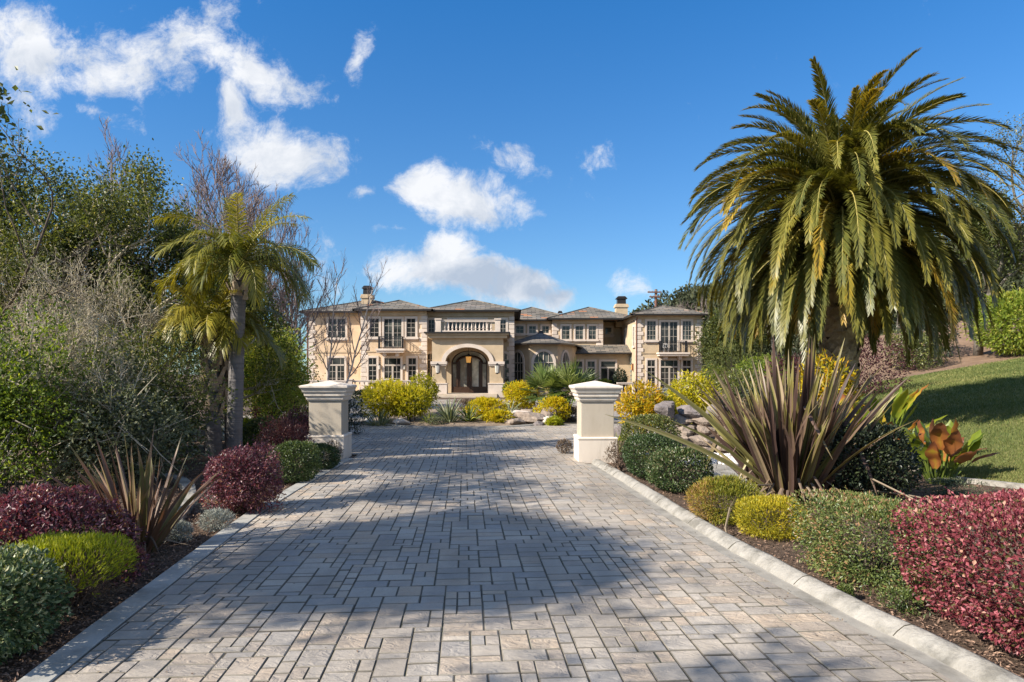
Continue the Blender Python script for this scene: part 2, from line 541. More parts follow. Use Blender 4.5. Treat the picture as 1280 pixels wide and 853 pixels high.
L['lichen'] = leafm('pale lichen tufts', [(0, (.20, .175, .11)), (.6, (.42, .36, .25)), (1, (.56, .49, .36))], .7, .35, warm=(1.05, 1.05, .8))
L['yellowgreen'] = leafm('yellow green leaves', [(0, (.06, .08, .012)), (.5, (.16, .18, .022)), (1, (.34, .27, .03))], .45, .35)
L['bright'] = leafm('bright green leaves', [(0, (.05, .09, .015)), (.5, (.20, .27, .035)), (.85, (.36, .40, .055)), (1, (.48, .42, .10))], .5, .5)
L['date'] = leafm('date palm leaflets', [(0, (.032, .045, .012)), (.40, (.115, .125, .028)), (.7, (.24, .215, .04)), (.88, (.42, .30, .035)), (1, (.52, .32, .07))], .38, .32, spec=.5, warm=(1.2, 1.05, .45))
L['queen'] = leafm('feather palm leaflets', [(0, (.03, .05, .012)), (.5, (.10, .12, .02)), (.8, (.28, .25, .03)), (1, (.48, .38, .05))], .38, .35, spec=.5)
L['fan'] = leafm('fan palm leaflets', [(0, (.04, .07, .02)), (.5, (.12, .17, .045)), (1, (.34, .36, .14))], .4, .3)
L['flax'] = leafm('bronze flax blades', [(0, (.035, .022, .020)), (.3, (.10, .060, .050)), (.55, (.175, .115, .08)), (.75, (.18, .155, .04)), (.9, (.30, .27, .10)), (1, (.36, .26, .17))], .46, .15, spec=.4, warm=(1.3, .9, .5))
L['flaxred'] = leafm('red bronze flax blades', [(0, (.05, .03, .022)), (.35, (.15, .085, .055)), (.6, (.22, .13, .085)), (.8, (.14, .14, .04)), (1, (.42, .27, .17))], .46, .2, spec=.4, warm=(1.3, .9, .5))
L['redhedge'] = leafm('crimson hedge leaves', [(0, (.05, .05, .018)), (.18, (.14, .13, .04)), (.28, (.12, .028, .032)), (.6, (.235, .048, .06)), (.85, (.39, .11, .13)), (1, (.48, .27, .19))], .48, .25, spec=.35, warm=(1.3, .6, .6))
L['purple'] = leafm('purple loropetalum leaves', [(0, (.045, .03, .022)), (.5, (.15, .06, .078)), (.8, (.27, .11, .13)), (.93, (.24, .13, .07)), (1, (.36, .20, .10))], .4, .25, warm=(1.4, .6, .6))
L['boxgreen'] = leafm('clipped hedge leaves', [(0, (.03, .05, .016)), (.5, (.09, .13, .034)), (.8, (.17, .205, .055)), (.95, (.24, .24, .08)), (1, (.30, .17, .08))], .4, .25, spec=.5)
L['dome'] = leafm('rounded shrub leaves', [(0, (.018, .035, .012)), (.5, (.048, .082, .022)), (.85, (.10, .14, .045)), (1, (.18, .16, .08))], .38, .2, spec=.5)
L['olive'] = leafm('olive shrub leaves', [(0, (.04, .05, .014)), (.5, (.11, .13, .028)), (.9, (.21, .21, .05)), (1, (.30, .22, .08))], .4, .25, spec=.5)
L['darkshrub'] = leafm('very dark shrub leaves', [(0, (.012, .018, .010)), (.6, (.03, .042, .02)), (1, (.07, .085, .035))], .4, .15)
L['heath'] = leafm('yellow heath sprigs', [(0, (.10, .11, .012)), (.4, (.30, .28, .02)), (.8, (.52, .42, .025)), (1, (.60, .42, .03))], .5, .35)
L['heathgreen'] = leafm('green gold heath sprigs', [(0, (.07, .085, .012)), (.4, (.18, .19, .02)), (.8, (.33, .29, .03)), (1, (.32, .17, .06))], .5, .3)
L['lime'] = leafm('lime heath sprigs', [(0, (.12, .14, .012)), (.5, (.32, .36, .02)), (1, (.55, .52, .04))], .5, .4)
L['drysprig'] = leafm('dry brown sprigs', [(0, (.08, .055, .04)), (.6, (.17, .12, .085)), (1, (.28, .22, .15))], .8, .1)
L['variegated'] = leafm('cream edged green leaves', [(0, (.03, .06, .025)), (.5, (.08, .13, .055)), (.75, (.22, .27, .12)), (1, (.58, .56, .34))], .4, .25)
L['silver'] = leafm('silver tufts', [(0, (.16, .17, .14)), (.6, (.36, .37, .32)), (1, (.55, .55, .48))], .6, .2, warm=(1, 1, .9))
L['gold'] = leafm('golden shrub leaves', [(0, (.14, .15, .012)), (.4, (.44, .39, .015)), (.8, (.66, .55, .02)), (1, (.66, .42, .02))], .45, .5)
L['goldgreen'] = leafm('gold and green shrub leaves', [(0, (.06, .08, .012)), (.4, (.27, .28, .018)), (.75, (.58, .52, .025)), (1, (.66, .54, .05))], .45, .5)
L['orange'] = leafm('yellow and orange leaves', [(0, (.07, .08, .012)), (.35, (.30, .26, .015)), (.7, (.60, .45, .02)), (1, (.62, .32, .02))], .4, .4)
L['agave'] = leafm('grey green strap leaves', [(0, (.05, .07, .035)), (.5, (.16, .19, .10)), (1, (.40, .40, .26))], .45, .2)
L['strap'] = leafm('green strap leaves', [(0, (.035, .06, .012)), (.5, (.12, .16, .03)), (1, (.36, .36, .07))], .4, .3)
L['canna'] = leafm('broad canna leaves', [(0, (.07, .13, .015)), (.4, (.24, .28, .03)), (.6, (.50, .36, .04)), (.75, (.40, .15, .045)), (1, (.20, .075, .04))], .35, .4)
L['plum'] = leafm('dark plum leaves', [(0, (.03, .012, .014)), (.6, (.10, .035, .04)), (1, (.20, .10, .08))], .4, .25, warm=(1.3, .6, .6))
L['hill'] = leafm('far oak woodland', [(0, (.030, .038, .018)), (.5, (.065, .075, .034)), (1, (.13, .12, .07))], .7, .15)
L['chips'] = surf('bark chips', (.09, .055, .038), (.26, .17, .12), 20, .95, .2, tone=.8)


# ------------------------------------------------------------------ terrain
def ground_z(x, y):
    x, y = np.asarray(x, float), np.asarray(y, float)
    d = x - (6 + .25 * np.maximum(0, y - 22)) - 1.0
    z = .17 * (np.sqrt(d * d + 1.2) + d) / 2
    bank = sstep(0, 9, y - (33.5 - .02 * (x - 18)))*sstep(12, 20, x)
    z = z + bank * .17 * np.clip(y - 33.0, 0, 14) * sstep(0, 6, x - 14 - .6 * np.maximum(0, y - 40))
    z = np.where(y < 8.5, z * sstep(3.0, 9.0, y + 2), z)
    return z


def grid(xs, ys, zf, mask=None):
    X, Y = np.meshgrid(xs, ys)
    V = np.stack([X, Y, zf(X, Y)], -1).reshape(-1, 3)
    nx, ny = len(xs), len(ys)
    i = (np.arange(ny - 1)[:, None] * nx + np.arange(nx - 1)[None]).reshape(-1)
    return V, np.stack([i, i + 1, i + nx + 1, i + nx], -1)


mb = MB()
xs = np.unique(np.concatenate([np.linspace(-900, -60, 12), np.linspace(-60, 60, 121), np.linspace(60, 900, 12)]))
ys = np.unique(np.concatenate([np.linspace(-200, -10, 8), np.linspace(-10, 90, 101), np.linspace(90, 1200, 14)]))
mb.add(*grid(xs, ys, lambda X, Y: np.where(np.abs(X) > 60, np.minimum(ground_z(X, Y), 9.), ground_z(X, Y)) - .012))
tag(mb.build('ground', M['soil'], smooth=True), kind='structure')

# hill behind the house
mb = MB()


def hill_z(X, Y):
    h = np.interp(X, [-40, 5, 17, 24, 32, 45, 70, 120, 200], [0, 0, 4, 10.5, 14, 17, 24, 31, 34])
    return h * np.exp(-((Y - 135) / 28) ** 2) - .5 - 6 * sstep(85, 70, Y)


mb.add(*grid(np.linspace(-40, 200, 61), np.linspace(88, 210, 31), hill_z))
tag(mb.build('hill', M['dry'], smooth=True), kind='structure')

# ------------------------------------------------------------------ drive
LEFT = np.array([(-2.55, 2.6), (-2.73, 4.09), (-2.84, 4.9), (-2.93, 5.74), (-3.18, 7.97), (-3.285, 9.07), (-3.36, 11), (-3.415, 13.55), (-3.42, 14.7)])
KERB = np.array([(2.96, 2.6), (2.766, 4.11), (2.71, 4.51), (2.568, 5.11), (2.41, 6.05), (2.25, 7.11), (2.08, 8.97), (1.93, 10.81), (1.70, 13.26), (1.62, 13.9)])
RIGHT = KERB - np.array([.15, 0])


def edge_l(y):
    return np.interp(y, LEFT[:, 1], LEFT[:, 0]) if y < 14.7 else np.interp(y, [14.7, 15.6, 16.5, 18.5, 22, 27, 40], [-3.42, -3.5, -4.4, -7, -9.5, -11.5, -12])


def edge_r(y):
    return np.interp(y, RIGHT[:, 1], RIGHT[:, 0]) if y < 13.9 else np.interp(y, [13.9, 14.9, 15.4, 17, 20, 23, 27, 40], [1.47, 1.47, 2.2, 2.9, 4.2, 5.2, 6.5, 9])


AX = np.array([-.0692, 1.0]) / math.hypot(.0692, 1)     # direction of the drive
AP = np.array([AX[1], -AX[0]])
ISL = (-1.8, 28.5, 4.0, 5.75)                          # planted island in the turning circle: centre and radii


def clip_poly(P, a, b):
    """keep the part of convex polygon P left of the line a->b"""
    out = []
    s = lambda p: (b[0] - a[0]) * (p[1] - a[1]) - (b[1] - a[1]) * (p[0] - a[0])
    for i in range(len(P)):
        p, q = P[i], P[(i + 1) % len(P)]
        sp, sq = s(p), s(q)
        if sp >= 0:
            out.append(p)
        if (sp > 0) != (sq > 0) and abs(sp - sq) > 1e-12:
            out.append(p + (q - p) * sp / (sp - sq))
    return out


rg = np.random.default_rng(11)
ua, ub = .100, .0875
na, nb = 190, 250
occ = np.zeros((na, nb), bool)
SIZES = [((2, 3), .24), ((2, 2), .25), ((2, 1), .17), ((1, 2), .09), ((3, 2), .25)]
pav = MB()
for jb in range(nb):
    for ja in range(na):
        if occ[ja, jb]:
            continue
        order = rg.choice(5, 5, False, p=[q for _, q in SIZES])
        for k in order:
            a_, b_ = SIZES[k][0]
            if ja + a_ <= na and jb + b_ <= nb and not occ[ja:ja + a_, jb:jb + b_].any():
                break
        else:
            a_, b_ = 1, 1
        occ[ja:ja + a_, jb:jb + b_] = True
        g = .0031
        o = np.array([.24, 0.0]) + (ja - na / 2) * ua * AP + (jb * ub + 2.5) * AX
        P = [o + AP * g + AX * g, o + AP * (a_ * ua - g) + AX * g, o + AP * (a_ * ua - g) + AX * (b_ * ub - g), o + AP * g + AX * (b_ * ub - g)]
        c = sum(P) / 4
        l, r = edge_l(c[1]), edge_r(c[1])
        if c[0] < l - .2 or c[0] > r + .2 or ((c[0] - ISL[0]) / ISL[2]) ** 2 + ((c[1] - ISL[1]) / ISL[3]) ** 2 < 1.04:
            continue
        if c[0] < l + .4 and c[1] < 15.5:
            P = clip_poly(P, np.array([edge_l(c[1] + .3) + .012, c[1] + .3]), np.array([edge_l(c[1] - .3) + .012, c[1] - .3]))
            P = P if len(P) > 2 else []
        if P and c[0] > r - .4 and c[1] < 14.5:
            P = clip_poly(P, np.array([edge_r(c[1] - .3) - .008, c[1] - .3]), np.array([edge_r(c[1] + .3) - .008, c[1] + .3]))
        if len(P) < 3:
            continue
        P = np.array(P)
        c = P.mean(0)
        q = P - c
        ext = np.abs(q).max()
        if ext < .02:
            continue
        n = len(P)
        top = .026 + rg.normal(0, .0014)
        tl = rg.normal(0, .006, 2)
        ch = .010
        inner = c + q * (1 - ch / np.maximum(np.linalg.norm(q, axis=1, keepdims=True), .02))
        zt = top + (inner - c) @ tl
        V = np.concatenate([np.c_[inner, zt], np.c_[P, zt - .005], np.c_[P, np.full(n, -.01)]])
        i = np.arange(n)
        k = (i + 1) % n
        tn = rg.random()
        pav.add(V, np.arange(n)[None], tn)
        pav.add(V, np.stack([i + n, k + n, k, i], -1), tn, 2)
        pav.add(V, np.stack([i + 2 * n, k + 2 * n, k + n, i + n], -1), tn, 1)      # the dirty sides down in the joint

m, nt = newmat('tumbled pavers')
tone = nt.n('ShaderNodeAttribute', attribute_name='tone').outputs['Fac']
vec = nt.n('ShaderNodeTexCoord').outputs['Object']
off = nt.n('ShaderNodeVectorMath', operation='SCALE', i_0=(37., 91., 13.), i_Scale=tone).outputs[0]
pvec = nt.n('ShaderNodeVectorMath', operation='ADD', i_0=vec, i_1=off).outputs[0]
base = nt.ramp(tone, [(0, (.33, .285, .235)), (.18, (.42, .36, .29)), (.34, (.29, .27, .25)), (.5, (.49, .415, .33)), (.62, (.33, .30, .265)), (.75, (.46, .345, .24)), (.84, (.27, .255, .24)), (.94, (.53, .40, .275)), (1, (.36, .315, .27))])
n1 = nt.noise(pvec, 9, 6, .65)
col = nt.mix(nt.ramp(n1, [(.35, (0, 0, 0)), (.68, (.38, .38, .38))]), base, (.50, .44, .37))
n2 = nt.noise(vec, .55, 5, .6)
col = nt.mix(nt.ramp(n2, [(.44, (0, 0, 0)), (.66, (.6, .6, .6))]), col, (.19, .165, .14))
trk = nt.noise(nt.n('ShaderNodeMapping', i_Vector=vec, i_Scale=(1.3, .16, 1), i_Rotation=(0, 0, -.069)).outputs[0], 1.0, 4, .55)
col = nt.mix(nt.ramp(trk, [(.46, (0, 0, 0)), (.62, (.42, .42, .42))]), col, (.20, .17, .14))
n3 = nt.noise(pvec, 45, 4, .7)
col = nt.mix(nt.ramp(n3, [(.55, (0, 0, 0)), (.72, (.5, .5, .5))]), col, (.17, .155, .14))
p = nt.n('ShaderNodeBsdfPrincipled', i_Roughness=.72)
p.inputs['Specular IOR Level'].default_value = .4
nt.link(col, p.inputs['Base Color'])
rv = nt.n('ShaderNodeMapping', i_Vector=pvec, i_Scale=(1, 1.6, 1), i_Rotation=(0, 0, .6)).outputs[0]
riven = nt.noise(rv, 8, 5, .55, 1.2)
h1 = nt.math('ADD', nt.math('MULTIPLY', nt.ramp(riven, [(.38, (0, 0, 0)), (.5, (.5, .5, .5)), (.56, (.62, .62, .62)), (.7, (1, 1, 1))]), nt.math('MULTIPLY_ADD', tone, .8, .35)), nt.math('MULTIPLY', n3, .25))
b_ = nt.n('ShaderNodeBump', i_Strength=.75, i_Distance=.011, i_Height=h1)
nt.link(b_.outputs[0], p.inputs['Normal'])
finish(nt, p.outputs[0])
M['paver'] = m
tag(pav.build('driveway', [m, M['joint'], M['arris']]), kind='structure')

# sand bed below the pavers, and the plain paving of the turning circle beyond them
mb = MB()
Ys = np.concatenate([np.linspace(2.5, 14.6, 25), np.linspace(14.7, 26, 24)])
V = np.array([[(edge_l(y), y, .0195), (edge_r(y) + .0, y, .0195)] for y in Ys]).reshape(-1, 3)
i = np.arange(len(Ys) - 1) * 2
mb.add(V, np.stack([i, i + 1, i + 3, i + 2], -1))
tag(mb.build('paving_bed', M['joint']), kind='structure')
M['farpave'] = brickish('pavers of the turning circle', [(0, (.27, .24, .21)), (.5, (.36, .315, .265)), (1, (.42, .36, .30))], .22, .18, .006, .75, .3)
mb = MB()
Ys = np.linspace(22.5, 48, 30)
L0 = np.interp(Ys, [22.5, 27, 40, 48], [-9.7, -11.5, -12, -10])
R0 = np.interp(Ys, [22.5, 27, 40, 48], [5.0, 6.5, 8, 5])
V = np.stack([np.c_[L0, Ys, Ys * 0 + .018], np.c_[R0, Ys, Ys * 0 + .018]], 1).reshape(-1, 3)
mb.add(V, np.stack([i, i + 1, i + 3, i + 2], -1)[:29])
tag(mb.build('turning_circle', M['farpave'], uv=True), kind='structure')

# concrete band at the left, kerb and gutter at the right
mb = MB()
mb.sweep([(x, y, 0) for x, y in LEFT], [(-.005, -.02), (-.005, .024), (-.012, .03), (-.195, .034), (-.205, .026), (-.205, -.05)])
tag(mb.build('edge_band', M['concrete']), kind='structure')


def fine(P, n=60):
    P = np.asarray(P)
    t = np.r_[0, np.cumsum(np.linalg.norm(np.diff(P, axis=0), axis=1))]
    s = np.linspace(0, t[-1], n)
    return np.stack([np.interp(s, t, P[:, k]) for k in range(P.shape[1])], -1)


kp = fine(KERB, 170)
rk = np.random.default_rng(5)
kz = np.convolve(rk.normal(0, .012, 190), np.ones(6) / 6, 'same')[:170]
mb = MB()
prof = [(-.002, -.03), (.0, .022), (.03, .055), (.075, .092), (.125, .104), (.15, .10), (.165, .07), (.17, -.05)]
mb.sweep([(x + kz[q] * .6, y, kz[q] * .35) for q, (x, y) in enumerate(kp)], prof)
# a rounded end of the kerb by the pier, and thin joints
e = kp[-1]
mb.lathe((e[0] + .085, e[1], 0), [(.088, -.03), (.085, .03), (.06, .085), (.02, .103)], 14)
tag(mb.build('kerb', M['kerb'], smooth=True), kind='structure')
mb = MB()
for y in (3.7, 4.75, 5.9, 7.1, 8.3, 9.6, 10.9, 12.2):
    x = np.interp(y, KERB[:, 1], KERB[:, 0])
    mb.sweep([(x, y - .003, .003), (x, y + .003, .003)], [(a + (-.003 if k < 2 else 0), b) for k, (a, b) in enumerate(prof[1:-1])])
tag(mb.build('kerb_joint', M['joint']), kind='structure')
mb = MB()
mb.sweep([(x, y, 0) for x, y in KERB], [(-.152, -.03), (-.15, .020), (-.02, .014), (.004, .016)])
tag(mb.build('gutter_strip', M['gutter']), kind='structure')

# ------------------------------------------------------------------ gate piers
ang = math.atan2(.03, 1)


def pier(name, label, x0, x1, y0):
    """x0..x1: base width at its front, y0: front of the base"""
    wd = x1 - x0
    t = thing(name, label, 'gate pier', ((x0 + x1) / 2, y0 + wd / 2, 0), 'gate piers at the end of the drive')
    c = np.array([(x0 + x1) / 2, y0 + wd / 2])

    def stack(rows, nm):
        b = MB()
        prev = None
        for z, h in rows:
            ring = np.array([[-h, -h], [h, -h], [h, h], [-h, h]])
            co, si = math.cos(ang), math.sin(ang)
            ring = ring @ np.array([[co, si], [-si, co]]) + c
            b.v.append(np.c_[ring, np.full(4, z)])
            b.t.append(np.full(4, .5))
            if prev is not None:
                i = np.arange(4)
                k = (i + 1) % 4
                b.f.append((np.stack([prev + i, prev + k, b.n + k, b.n + i], -1), 0))
            else:
                b.f.append((np.array([[3, 2, 1, 0]]) + b.n, 0))
            prev = b.n
            b.n += 4
        b.f.append((np.arange(4)[None] + prev, 0))
        o = b.build(nm, M['piershaft' if nm == 'shaft' else 'pier'], t)
        bv = o.modifiers.new('edges', 'BEVEL')
        bv.width, bv.segments, bv.limit_method, bv.angle_limit = .008, 2, 'ANGLE', R(20)
        return o
    h = wd / 2
    s = h - .062
    stack([(-.05, h), (.47, h), (.485, h + .012), (.515, h + .012), (.532, h - .01), (.533, s + .012)], 'plinth')
    stack([(.53, s), (1.262, s)], 'shaft')
    stack([(1.26, s + .008), (1.26, s + .022), (1.285, s + .03), (1.292, s + .03), (1.292, s + .045), (1.36, s + .055), (1.362, s + .075), (1.372, s + .082), (1.43, s + .085), (1.434, s + .10),
           (1.455, s + .112), (1.50, s + .125), (1.535, s + .150), (1.545, s + .160), (1.585, s + .160), (1.592, s + .152), (1.695, .012)], 'cap')
    return t


pier('gate_pier', 'cream pier beside the clipped green hedges at the left edge of the drive', -4.42, -3.60, 14.55)
pier('gate_pier', 'cream pier beside the three rounded shrubs at the right edge of the drive', 1.36, 2.17, 14.1)

# ------------------------------------------------------------------ mansion
H = thing('mansion', 'two storey cream stucco mansion with slate hipped roofs and an arched entrance porch', 'house', (-1.0, 57, 0))
EAVE = 7.12


def hx(px, Y):
    return (px - 640) / F * Y


def hz(py, Y):
    return EYE + (HOR - py) / F * Y


def c1(cx):
    return 370 + cx * .2109


def r1(cy):
    return 350 + cy * .211


def c2(cx):
    return 620 + cx * .2109


def wallbox(x0, x1, y0, y1, z0, z1, mat='stucco', name='wall'):
    b = MB()
    b.slab((x0, y0, z0), (x1, y1, z1))
    return b.build(name, M[mat], H)


# planes of the facade
YA, YB, YC, YP, YD, YE, YF, YG = 58.4, 57.0, 57.9, 53.0, 67.0, 66.0, 61.0, 57.6
XA0, XA1 = hx(386, YA), hx(455, YA)
XB0, XB1 = hx(452, YB), hx(533, YB)
XC0, XC1 = hx(533, YC) - .2, hx(642, YC)
XF0, XF1 = hx(796, YF), hx(877, YF)
XE0, XE1 = hx(691, YE), hx(753, YE)
XD0, XD1 = hx(641, YD) - .5, XE0
wallbox(XA0, XB0 + .3, YA, 70, -.3, EAVE)
wallbox(XB0, XB1, YB, 69.9, -.3, EAVE)
wallbox(XB1 - .1, XC1, YC, 70.1, -.3, EAVE, 'stucco2')
wallbox(XC1 - .2, XE0 + .1, YD, 75, -.3, EAVE, 'stucco2')
wallbox(XE0, XE1, YE, 74.9, -.3, EAVE, 'stucco2')
wallbox(XE1 - .1, XF0 + .1, 70.0, 75.1, -.3, EAVE, 'stucco2')
wallbox(XF0, XF1, YF, 74.8, -.3, EAVE, 'stucco2')
# cornices and string bands under the eaves
for x0, x1, y in ((XA0, XB0, YA), (XB0, XB1, YB), (XB1, XC1, YC), (XC1, XE0, YD), (XE0, XE1, YE), (XF0, XF1, YF)):
    b = MB()
    b.slab((x0 - .06, y - .10, EAVE - .42), (x1 + .06, y + .05, EAVE - .02))
    b.build('cornice', M['stucco2'], H)
    b = MB()
    b.slab((x0 - .03, y - .05, 3.62), (x1 + .03, y + .04, 3.72))
    b.build('string_band', M['stucco2'], H)
b = MB()
b.slab((XF0 - .10, YF + .06, EAVE - .42), (XF0 + .05, 70, EAVE - .02))
b.build('cornice', M['stucco2'], H)


def hip(x0, x1, y0, y1, z, pitch=.30, ov=.55, name='roof', ridge_y=None):
    """hipped roof over a rectangle, with its overhang, fascia and soffit"""
    x0, x1, y0, y1 = x0 - ov, x1 + ov, y0 - ov, y1 + ov
    wx, wy = x1 - x0, y1 - y0
    k = min(wx, wy) / 2
    zr = z + k * pitch
    if wx <= wy:
        ra, rb = ((x0 + x1) / 2, y0 + k, zr), ((x0 + x1) / 2, y1 - k + .001, zr)
    else:
        ra, rb = (x0 + k, (y0 + y1) / 2, zr), (x1 - k + .001, (y0 + y1) / 2, zr)
    b = MB()
    A, B, C, D = (x0, y0, z), (x1, y0, z), (x1, y1, z), (x0, y1, z)
    if wx <= wy:
        b.poly([A, B, ra]); b.poly([B, C, rb, ra]); b.poly([C, D, rb]); b.poly([D, A, ra, rb])
    else:
        b.poly([A, B, rb, ra]); b.poly([B, C, rb]); b.poly([C, D, ra, rb]); b.poly([D, A, ra])
    b.poly([(p[0], p[1], z - .05) for p in (A, D, C, B)])
    o = b.build(name, M['slate'], H, uv=True)
    g = MB()
    for p, q in ((A, B), (B, C), (C, D), (D, A)):
        p, q = np.array(p), np.array(q)
        mid, dv = (p + q) / 2, q - p
        g.box(mid + [0, 0, -.055], (np.linalg.norm(dv) + .16, .16, .15), math.atan2(dv[1], dv[0]))
    # ridge caps
    for p, q in ((A, ra), (B, ra if wx <= wy else rb), (ra, rb)):
        if np.linalg.norm(np.array(p) - np.array(q)) > .1:
            g.tube([np.array(p) + [0, 0, .02], np.array(q) + [0, 0, .02]], .06, 5, mat=1)
    g.build('eaves_gutter', [M['gutter_metal'], M['slate']], o, uv=True)
    return o


hip(XA0, XB0 + 4, YA, 70, EAVE, .30)
hip(XB0, XB1, YB, 70, EAVE + .03, .33)
hip(XB1, XC1, YC, 71, EAVE + .06, .30)
hip(XC1 - 2, XE0 + 2, YD, 76, EAVE - .02, .36)
hip(XE0, XE1 + 3, YE, 75, EAVE + .02, .33)
rf = hip(XF0, XF1, YF, 75, EAVE, .31)
for px, Y, zz in ((585, YC + 3.6, 8.30), (494, YB + 2.6, 7.95), (700, YE + 3, 8.05), (833, YF + 2.4, 7.92)):
    b = MB()
    x = hx(px, Y)
    b.box((x, Y, zz), (.5, .6, .22), taper=.6)
    b.build('roof_vent', M['gutter_metal'], rf)


def chimney(px0, px1, y0, y1, Y):
    x0, x1 = hx(px0, Y), hx(px1, Y)
    cx, wd = (x0 + x1) / 2, x1 - x0
    zt = hz(y0, Y)
    ch = MB()
    ch.box((cx, Y, 6.5 + (zt - 1.1 - 6.5) / 2), (wd * .84, 1.0, zt - 1.1 - 6.5))
    ch.box((cx, Y, zt - 1.02), (wd, 1.16, .2))
    ch.box((cx, Y, zt - .86), (wd * .9, 1.06, .16))
    o = ch.build('chimney', M['stucco2'], H)
    c = MB()
    c.box((cx, Y, zt - .55), (wd * .62, .8, .46), taper=.95)
    c.box((cx, Y, zt - .2), (wd * .82, .95, .10), taper=.9)
    for sx in (-1, 1):
        for sy in (-1, 1):
            c.box((cx + sx * wd * .28, Y + sy * .3, zt - .28), (.07, .07, .16))
    c.box((cx, Y, zt - .05), (wd * .7, .85, .14), taper=.7)
    c.build('chimney_cap', M['gutter_metal'], o)


chimney(452, 467, 358, 380, 61.5)
chimney(768, 785, 371, 389, 69)


def quoin(x, y, z0, z1, w=.62, side=1):
    b = MB()
    rq = np.random.default_rng(int(abs(x * 100)))
    n = int((z1 - z0) / .36)
    h = (z1 - z0) / n
    for k in range(n):
        ww = w if k % 2 == 0 else w * .72
        cx = x + side * ww / 2 - side * .07
        b.box((cx, y + .17, z0 + (k + .5) * h), (ww, .46, h - .03), tone=rq.random())
    o = b.build('quoin_column', M['trim'], H)
    bv = o.modifiers.new('edges', 'BEVEL')
    bv.width, bv.segments = .02, 1


for x, y, s in ((XA0, YA, 1), (XB0, YB, 1), (XB1, YB, -1), (XC1, YC, -1), (XE0, YE, 1), (XE1, YE, -1), (XF0, YF, 1), (XF1, YF, -1)):
    quoin(x, y, .1, EAVE - .43, .66, s)


def window(x0, x1, z0, z1, Y, nx=2, nz=3, transom=0.0, sill=True, glass='glass', double=False, trim=.15, name='window', parent=None):
    """rectangular window in a wall facing -y: stone surround, joinery, pane"""
    f = MB()
    w_, h_ = x1 - x0, z1 - z0
    T = trim
    f.slab((x0 - T, Y - .09, z0), (x0, Y + .05, z1 + T))
    f.slab((x1, Y - .09, z0), (x1 + T, Y + .05, z1 + T))
    f.slab((x0, Y - .087, z1), (x1, Y + .05, z1 + T))
    if sill:
        f.slab((x0 - T - .08, Y - .17, z0 - .16), (x1 + T + .08, Y + .05, z0))
        f.slab((x0 - T, Y - .10, z0 - .26), (x1 + T, Y + .05, z0 - .16))
    o = f.build(name, M['trim'], parent or H)
    j = MB()
    s = .05
    yj0, yj1 = Y - .055, Y - .02
    j.slab((x0, yj0, z0), (x0 + s, yj1, z1)); j.slab((x1 - s, yj0, z0), (x1, yj1, z1))
    j.slab((x0 + s, yj0, z0), (x1 - s, yj1, z0 + s)); j.slab((x0 + s, yj0, z1 - s), (x1 - s, yj1, z1))
    zt = z1 - transom if transom else z1
    if transom:
        j.slab((x0 + s, yj0 - .02, zt - .07), (x1 - s, yj1, zt + .07))
    if double:
        xm = (x0 + x1) / 2
        j.slab((xm - .075, yj0 - .006, z0 + s), (xm + .075, yj1, zt - .07 if transom else z1 - s))
    m_ = .015
    for k in range(1, nx):
        x = x0 + w_ * k / nx
        if double and abs(x - (x0 + x1) / 2) < .1:
            continue
        j.slab((x - m_, yj0 + .012, z0 + s), (x + m_, yj1 - .004, z1 - s))
    for k in range(1, nz):
        z = z0 + (zt - z0) * k / nz
        j.slab((x0 + s, yj0 + .014, z - m_), (x1 - s, yj1 - .002, z + m_))
    j.build('sash', M['frame'], o)
    g = MB()
    g.slab((x0 + .01, Y - .028, z0 + .01), (x1 - .01, Y + .02, z1 - .01))
    g.build('pane', M[glass], o)
    return o


def arch_pts(cx, a, b_, zs, n=16, t0=0.0, t1=math.pi):
    t = np.linspace(t0, t1, n)
    return np.stack([cx - a * np.cos(t), zs + b_ * np.sin(t)], -1)


